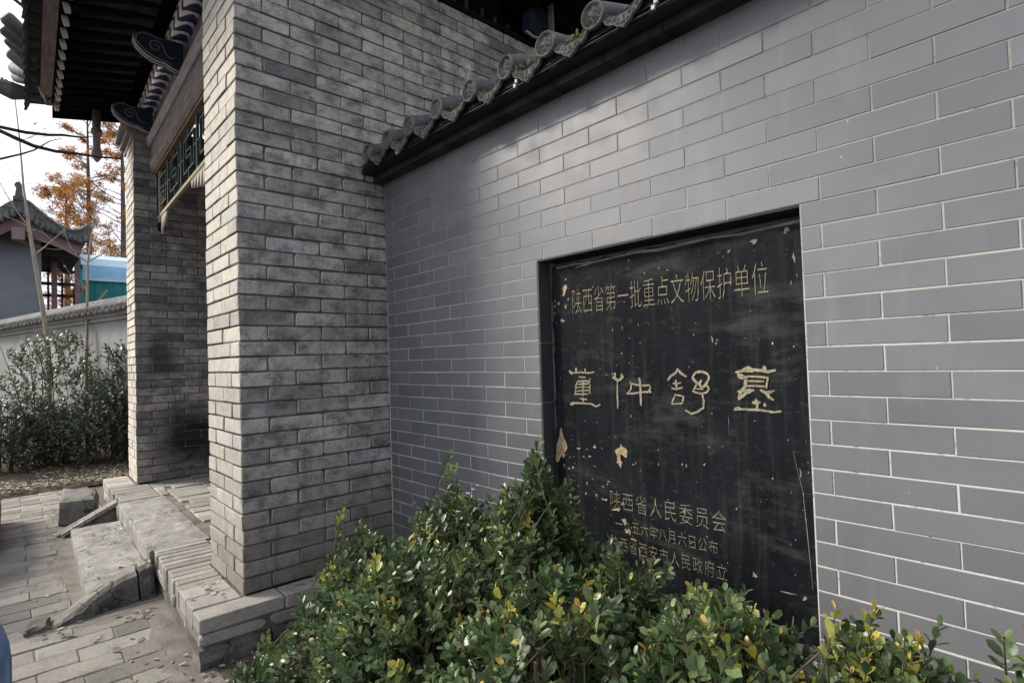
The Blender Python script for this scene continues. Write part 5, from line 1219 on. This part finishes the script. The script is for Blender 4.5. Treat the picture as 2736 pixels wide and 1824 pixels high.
for p, d, L in (((-2.2, 2.9, 4.5), (0, .2, 1), 1.6), ((-2.25, 2.95, 3.8), (-.8, .3, .6), 1.6), ((-2.3, 3, 3.2), (-.6, -.6, .6), 1.4)):
    branch(mb, Vector(p), Vector(d), L, .045, 3, rr, tips, 5, -.01, .45, .65, 3)
mb.build('trunk', M['bark_dark'], bt)

# ------------------------------------------------------------ garden wall beyond the gate
fwp = [Vector((0.86, 4.2, 0)), Vector((0.62, 6.0, 0)), Vector((0.42, 7.05, 0)), Vector((-0.15, 9.12, 0)), Vector((-0.70, 11.4, 0)), Vector((-1.0, 12.6, 0)), Vector((-2.2, 17.0, 0))]
gw = thing('garden_wall', 'pale grey garden wall with tiled coping beyond the gate', 'wall', (-0.2, 9.5, 0))
mb = MB()
for a, b_ in zip(fwp, fwp[1:]):
    d = (b_ - a).normalized(); n = Vector((d.y, -d.x, 0)) * -1
    n = Vector((-d.y, d.x, 0)); n = n if n.x > 0 else -n
    for z0, z1, o0, o1 in ((0, 2.08, 0, .3), (2.08, 2.14, -.04, .3), (2.14, 2.20, -.08, .3)):
        vs = [a + n * o0, b_ + n * o0, b_ + n * o1, a + n * o1]; vs = [(v.x, v.y, z) for z in (z0, z1) for v in vs]
        mb.add(vs, [(3, 2, 1, 0), (4, 5, 6, 7), (0, 1, 5, 4), (1, 2, 6, 5), (2, 3, 7, 6), (3, 0, 4, 7)])
mb.build('wall_body', M['far_wall'], gw)
mb = MB(); 
for a, b_ in zip(fwp, fwp[1:]):
    d = (b_ - a).normalized(); n = Vector((-d.y, d.x, 0)); n = n if n.x > 0 else -n
    pr_ = [(-0.16, 2.201), (-0.16, 2.225), (0.12, 2.40), (0.30, 2.30), (0.30, 2.201)]
    vs = [(*(p + n * o).xy, z) for p in (a, b_) for o, z in pr_]; k = 5
    mb.add(vs, [tuple(range(5)), tuple(range(9, 4, -1))] + [(i, i + 5, (i + 1) % 5 + 5, (i + 1) % 5) for i in range(5)])
mb.build('coping_core', M['rooftile'], gw)
mb = MB(); mb.tube([(v.x + .12, v.y, 2.425) for v in fwp], 0.035, 8); mb.build('ridge', M['relief'], gw, True)
ft = MB(); ft.tube([(0, 0, 0), (0.012, 0, 0.0), (0.34, 0, 0.185)], [0.05, 0.052, 0.05], 10); FT = ft.mesh('coping_tile', M['coping'], True)
for a, b_ in zip(fwp, fwp[1:]):
    d = (b_ - a); L = d.length; d.normalize(); n = Vector((-d.y, d.x, 0)); n = n if n.x > 0 else -n
    ang = math.atan2(n.y, n.x); k = 0
    while k * 0.2 < L - 0.05:
        p = a + d * (k * 0.2 + .05) + n * -0.19; mesh_obj('coping_tile', FT, gw, (p.x, p.y, 2.225), (0, 0, ang)); k += 1

# ------------------------------------------------------------ pavilion behind the garden wall
pv = thing('pavilion', 'grey-walled pavilion with upturned tiled roof behind the garden wall', 'pavilion', (-2.2, 18.6, 0))
mb = MB(); mb.box(-4.4, -0.15, 17.0, 21, 0, 5.16); mb.build('wall', M['tower_wall'], pv)
for k in range(52):
    pass
PYR = 17.0
def roof_profile(x):      # eave-to-ridge curve along the gable, x to the right of the apex
    u = (x + 0.61) / 1.40
    return 5.86 - 0.80 * u + 0.36 * max(0, u - 0.35) ** 2 * 1.6 if u < 0.9 else 5.86 - .72 + .242 + (u - .9) * 3.2
def strip(pts_lo, pts_hi, y0, y1, mat, name):
    b_ = MB(); n = len(pts_lo)
    vs = [(x, y, z) for y in (y0, y1) for x, z in pts_lo] + [(x, y, z) for y in (y0, y1) for x, z in pts_hi]
    fs = []
    for i in range(n - 1):
        fs += [(i, i + 1, 2 * n + i + 1, 2 * n + i), (n + i + 1, n + i, 3 * n + i, 3 * n + i + 1), (2 * n + i, 2 * n + i + 1, 3 * n + i + 1, 3 * n + i), (i + 1, i, n + i, n + i + 1)]
    fs += [(0, 2 * n, 3 * n, n), (n - 1, 2 * n - 1, 4 * n - 1, 3 * n - 1)]
    b_.add(vs, fs); return b_.build(name, mat, pv)
hi = [(-0.61, 5.90), (-0.40, 5.78), (-0.12, 5.50), (0.2, 5.25), (0.45, 5.16), (0.65, 5.20), (0.78, 5.32), (0.87, 5.45)]
lo = [(-0.61, 5.42), (-0.40, 5.30), (-0.12, 5.10), (0.2, 4.98), (0.45, 4.88), (0.65, 4.82), (0.74, 4.82), (0.80, 4.95)]
strip(lo, hi, 16.3, 21.5, M['rooftile'], 'roof_slope')
mir = lambda L: [(-1.22 - x, z) for x, z in reversed(L)]
strip(mir(lo), mir(hi), 16.3, 21.5, M['rooftile'], 'roof_slope')
bl = [(x, z - 0.32 + .02 * i) for i, (x, z) in enumerate([(-0.61, 5.42), (-0.40, 5.32), (-0.12, 5.10), (0.2, 4.98), (0.45, 4.88), (0.68, 4.80)])]
bh = [(-0.61, 5.415), (-0.40, 5.295), (-0.12, 5.095), (0.2, 4.975), (0.45, 4.875), (0.70, 4.81)]
strip(bl, bh, 16.36, 16.44, M['mauve'], 'barge_board'); strip(mir(bl), mir(bh), 16.36, 16.44, M['mauve'], 'barge_board')
mb = MB(); mb.box(-0.76, -0.50, 16.2, 17.0, 4.81, 5.12); mb.build('beam_end', M['mauve'], pv)
for k in range(13):     # tile ends along the gable edge
    u = k / 12; x = -0.60 + 1.36 * u
    i = max(0, min(6, next((j for j in range(7) if lo[j + 1][0] >= x), 6))); f = (x - lo[i][0]) / (lo[i + 1][0] - lo[i][0]); z = lo[i][1] + (lo[i + 1][1] - lo[i][1]) * f
    zh = hi[i][1] + (hi[i + 1][1] - hi[i][1]) * f
    mb = MB(); mb.tube([(x, 16.10, z + .05), (x, 16.24, z + .10), (x - .02, 16.5, zh + .01)], [0.06, 0.062, 0.05], 10); mb.build('roof_tile', M['rooftile'], pv, True)
    mb = MB(); x2 = -1.22 - x; mb.tube([(x2, 16.10, z + .05), (x2, 16.24, z + .10), (x2 + .02, 16.5, zh + .01)], [0.06, 0.062, 0.05], 10); mb.build('roof_tile', M['rooftile'], pv, True)
mb = MB(); mb.tube([(x + .01, 16.32, z + 0.03) for x, z in hi], [.05, .05, .05, .05, .05, .05, .04, .015], 8); mb.build('hip_ridge', M['rooftile'], pv, True)
mb = MB(); mb.prism([(-0.70, 5.88), (-0.52, 5.88), (-0.535, 6.05), (-0.55, 6.25), (-0.60, 6.35), (-0.665, 6.33), (-0.70, 6.27), (-0.66, 6.22), (-0.68, 6.08)], 'y', 16.3, 16.5); mb.build('ridge_finial', M['rooftile'], pv)
mb = MB(); mb.box(-0.73, -0.49, 16.25, 21.5, 5.86, 5.95); mb.build('main_ridge', M['rooftile'], pv)
# open side under the right-hand eave
for x in (0.12, 0.66):
    mb = MB(); mb.box(x, x + 0.13, 18.2, 18.33, 0, 4.85); mb.build('post', M['mauve'], pv)
mb = MB(); mb.box(-0.14, 0.70, 17.2, 20.5, 4.60, 4.80); mb.build('eave_soffit', M['dark_timber'], pv)
for z0 in (3.55, 3.9, 4.28):
    mb = MB(); mb.box(-0.14, 0.70, 18.22, 18.30, z0, z0 + 0.09); mb.build('rail', M['dark_timber'], pv)
for x in (0.02, 0.34): 
    mb = MB(); mb.box(x, x + 0.05, 18.22, 18.30, 0.3, 4.6); mb.build('mullion', M['dark_timber'], pv)

# ------------------------------------------------------------ teal shed behind the wall
sd = thing('sheet_metal_shed', 'teal metal shed with pale blue roof panels behind the garden wall', 'shed', (2.6, 20.5, 0))
mb = MB(); mb.box(0.95, 5.2, 19.0, 22, 0, 4.20); mb.build('wall_sheet', M['teal'], sd)
for k in range(17):
    mb = MB(); mb.box(0.97 + .25 * k, 1.0 + .25 * k, 18.985, 18.999, 0.1, 4.18); mb.build('wall_rib', M['teal'], sd)
mb = MB(); mb.prism([(18.9, 4.19), (18.9, 4.26), (22.2, 4.26), (22.2, 4.19)], 'x', 0.9, 5.3); mb.build('gutter', M['pale_blue'], sd)
mb = MB(); mb.prism([(18.93, 4.261), (19.05, 4.70), (22.1, 4.70), (22.2, 4.261)], 'x', 0.92, 5.28); mb.build('roof_panel', M['skyblue'], sd)
mb = MB(); mb.prism([(19.06, 4.701), (19.25, 4.95), (19.9, 5.17), (22.0, 5.17), (22.0, 4.701)], 'x', 0.88, 5.28); mb.build('roof_crown', M['pale_blue'], sd)
mb = MB(); mb.tube([(0.75, 18.7, 0), (0.78, 18.7, 3.8), (0.84, 18.72, 4.5)], [.13, .13, .06], 10); mb.build('draped_sheet', M['teal'], sd, True)
mb = MB(); mb.tube([(0.78, 18.5, 3.5), (0.93, 18.55, 4.15)], .025, 6); mb.build('prop_pole', M['wood_orange'], sd)
mb = MB(); mb.tube([(1.18, 18.4, 3.4), (1.48, 18.5, 3.86)], .04, 6); mb.build('leaning_board', M['bark_pale'], sd)

# ------------------------------------------------------------ parked cars at the left edge
def car(name_label, paint, tip, zsc=1.0, L=3.7, Wd=1.62, rear=False):
    """car lying along x with one end at x=tip[0]; centre line y=tip[1]"""
    c = thing('parked_car', name_label, 'car', (tip[0] - L / 2, tip[1], 0), 'cars parked at the left edge')
    stn = [(0.0, .56, .10, .17, .17), (0.008, .62, .08, .22, .22), (0.022, .66, .07, .26, .26), (0.045, .69, .07, .305, .305), (0.075, .72, .08, .35, .35), (0.16, .77, .10, .47, .47), (0.55, .80, .18, .74, .75), (0.95, .81, .18, .80, .84), (1.35, .81, .18, .83, 1.25), (1.75, .81, .18, .84, 1.42), (2.4, .81, .18, .84, 1.43), (2.95, .80, .18, .84, 1.30), (3.35, .79, .20, .82, .92), (3.6, .74, .24, .72, .72), (3.7, .62, .32, .58, .58)]
    vs = []; n = 0
    for (d, w_, zb, zs, zt) in stn:
        x = tip[0] - d; wt = w_ * (0.74 if zt > zs + .1 else 0.9)
        hz = zs - zb; e1 = min(.12, hz * .3); e2 = min(.04, hz * .2); e3 = .02 * min(1, hz / .5)
        ring = [(-w_ * .9, zb), (-w_, zb + e1), (-w_ * 1.0, (zb + zs) / 2), (-w_ * .97, zs - e2), (-w_ * .93, zs), (-wt, zt - .05 if zt > zs + .1 else zt), (-wt * .8, zt + e3), (0, zt + 2 * e3), (wt * .8, zt + e3), (wt, zt - .05 if zt > zs + .1 else zt), (w_ * .93, zs), (w_ * .97, zs - e2), (w_, (zb + zs) / 2), (w_, zb + e1), (w_ * .9, zb)]
        n = len(ring); vs += [(x, tip[1] + y * Wd / 1.62, z) for y, z in ring]
    fs = []; mi = []
    K = len(stn)
    for k in range(K - 1):
        for i in range(n - 1):
            fs.append((k * n + i, k * n + i + 1, (k + 1) * n + i + 1, (k + 1) * n + i))
            win = 7 <= k <= 11 and i in (4, 9)
            ws = (k in (7, 11)) and 5 <= i <= 8
            mi.append(1 if (win or ws) else 0)
        fs.append((k * n + n - 1, k * n, (k + 1) * n, (k + 1) * n + n - 1)); mi.append(2)
    fs += [tuple(range(n)), tuple(reversed(range((K - 1) * n, K * n)))]; mi += [0, 0]
    m_ = MB(); m_.add(vs, fs); m_.mi = mi; m_.build('body', [M[paint], M['car_glass'], M['rubber']], c, True)
    for d in (0.72, 3.02):
        for sg in (-1, 1):
            yy = tip[1] + sg * (0.70 * Wd / 1.62); x = tip[0] - d
            m_ = MB(); rr_ = [(0.19, -.09), (0.27, -.09), (0.29, -.05), (0.29, .05), (0.27, .09), (0.19, .09)]; nn = 24
            v_ = [(x + r_ * math.cos(2 * math.pi * j / nn), yy + o_, .29 + r_ * math.sin(2 * math.pi * j / nn)) for r_, o_ in rr_ for j in range(nn)]
            m_.add(v_, [(k * nn + j, k * nn + (j + 1) % nn, ((k + 1) % 6) * nn + (j + 1) % nn, ((k + 1) % 6) * nn + j) for k in range(6) for j in range(nn)])
            w_ = m_.build('wheel', M['rubber'], c, True)
            m_ = MB(); m_.tube([(x, yy - .07, .29), (x, yy + .092 * sg if sg > 0 else yy - .092, .29)], 0.188, 18); m_.build('rim', M['rim'], w_)
    for sg in (-1, 1):
        m_ = MB(); y0 = tip[1] + sg * .46 * Wd / 1.62; m_.box(tip[0] - .30, tip[0] - .112, y0 - .12, y0 + .12, .36, .46); m_.build('headlight' if not rear else 'tail_light', M['lens_clear'] if not rear else M['lens_red'], c)
    m_ = MB(); m_.box(tip[0] - .2, tip[0] - .012, tip[1] - .6, tip[1] + .6, .05, .10); m_.build('bumper_lip', M['rubber'], c)
car('blue car whose rounded bumper corner shows at the lower left edge', 'car_blue', (-0.838, -0.36))
car('dark red car whose end just shows at the left edge by the garden bed', 'car_red', (-0.893, 3.25), rear=True)
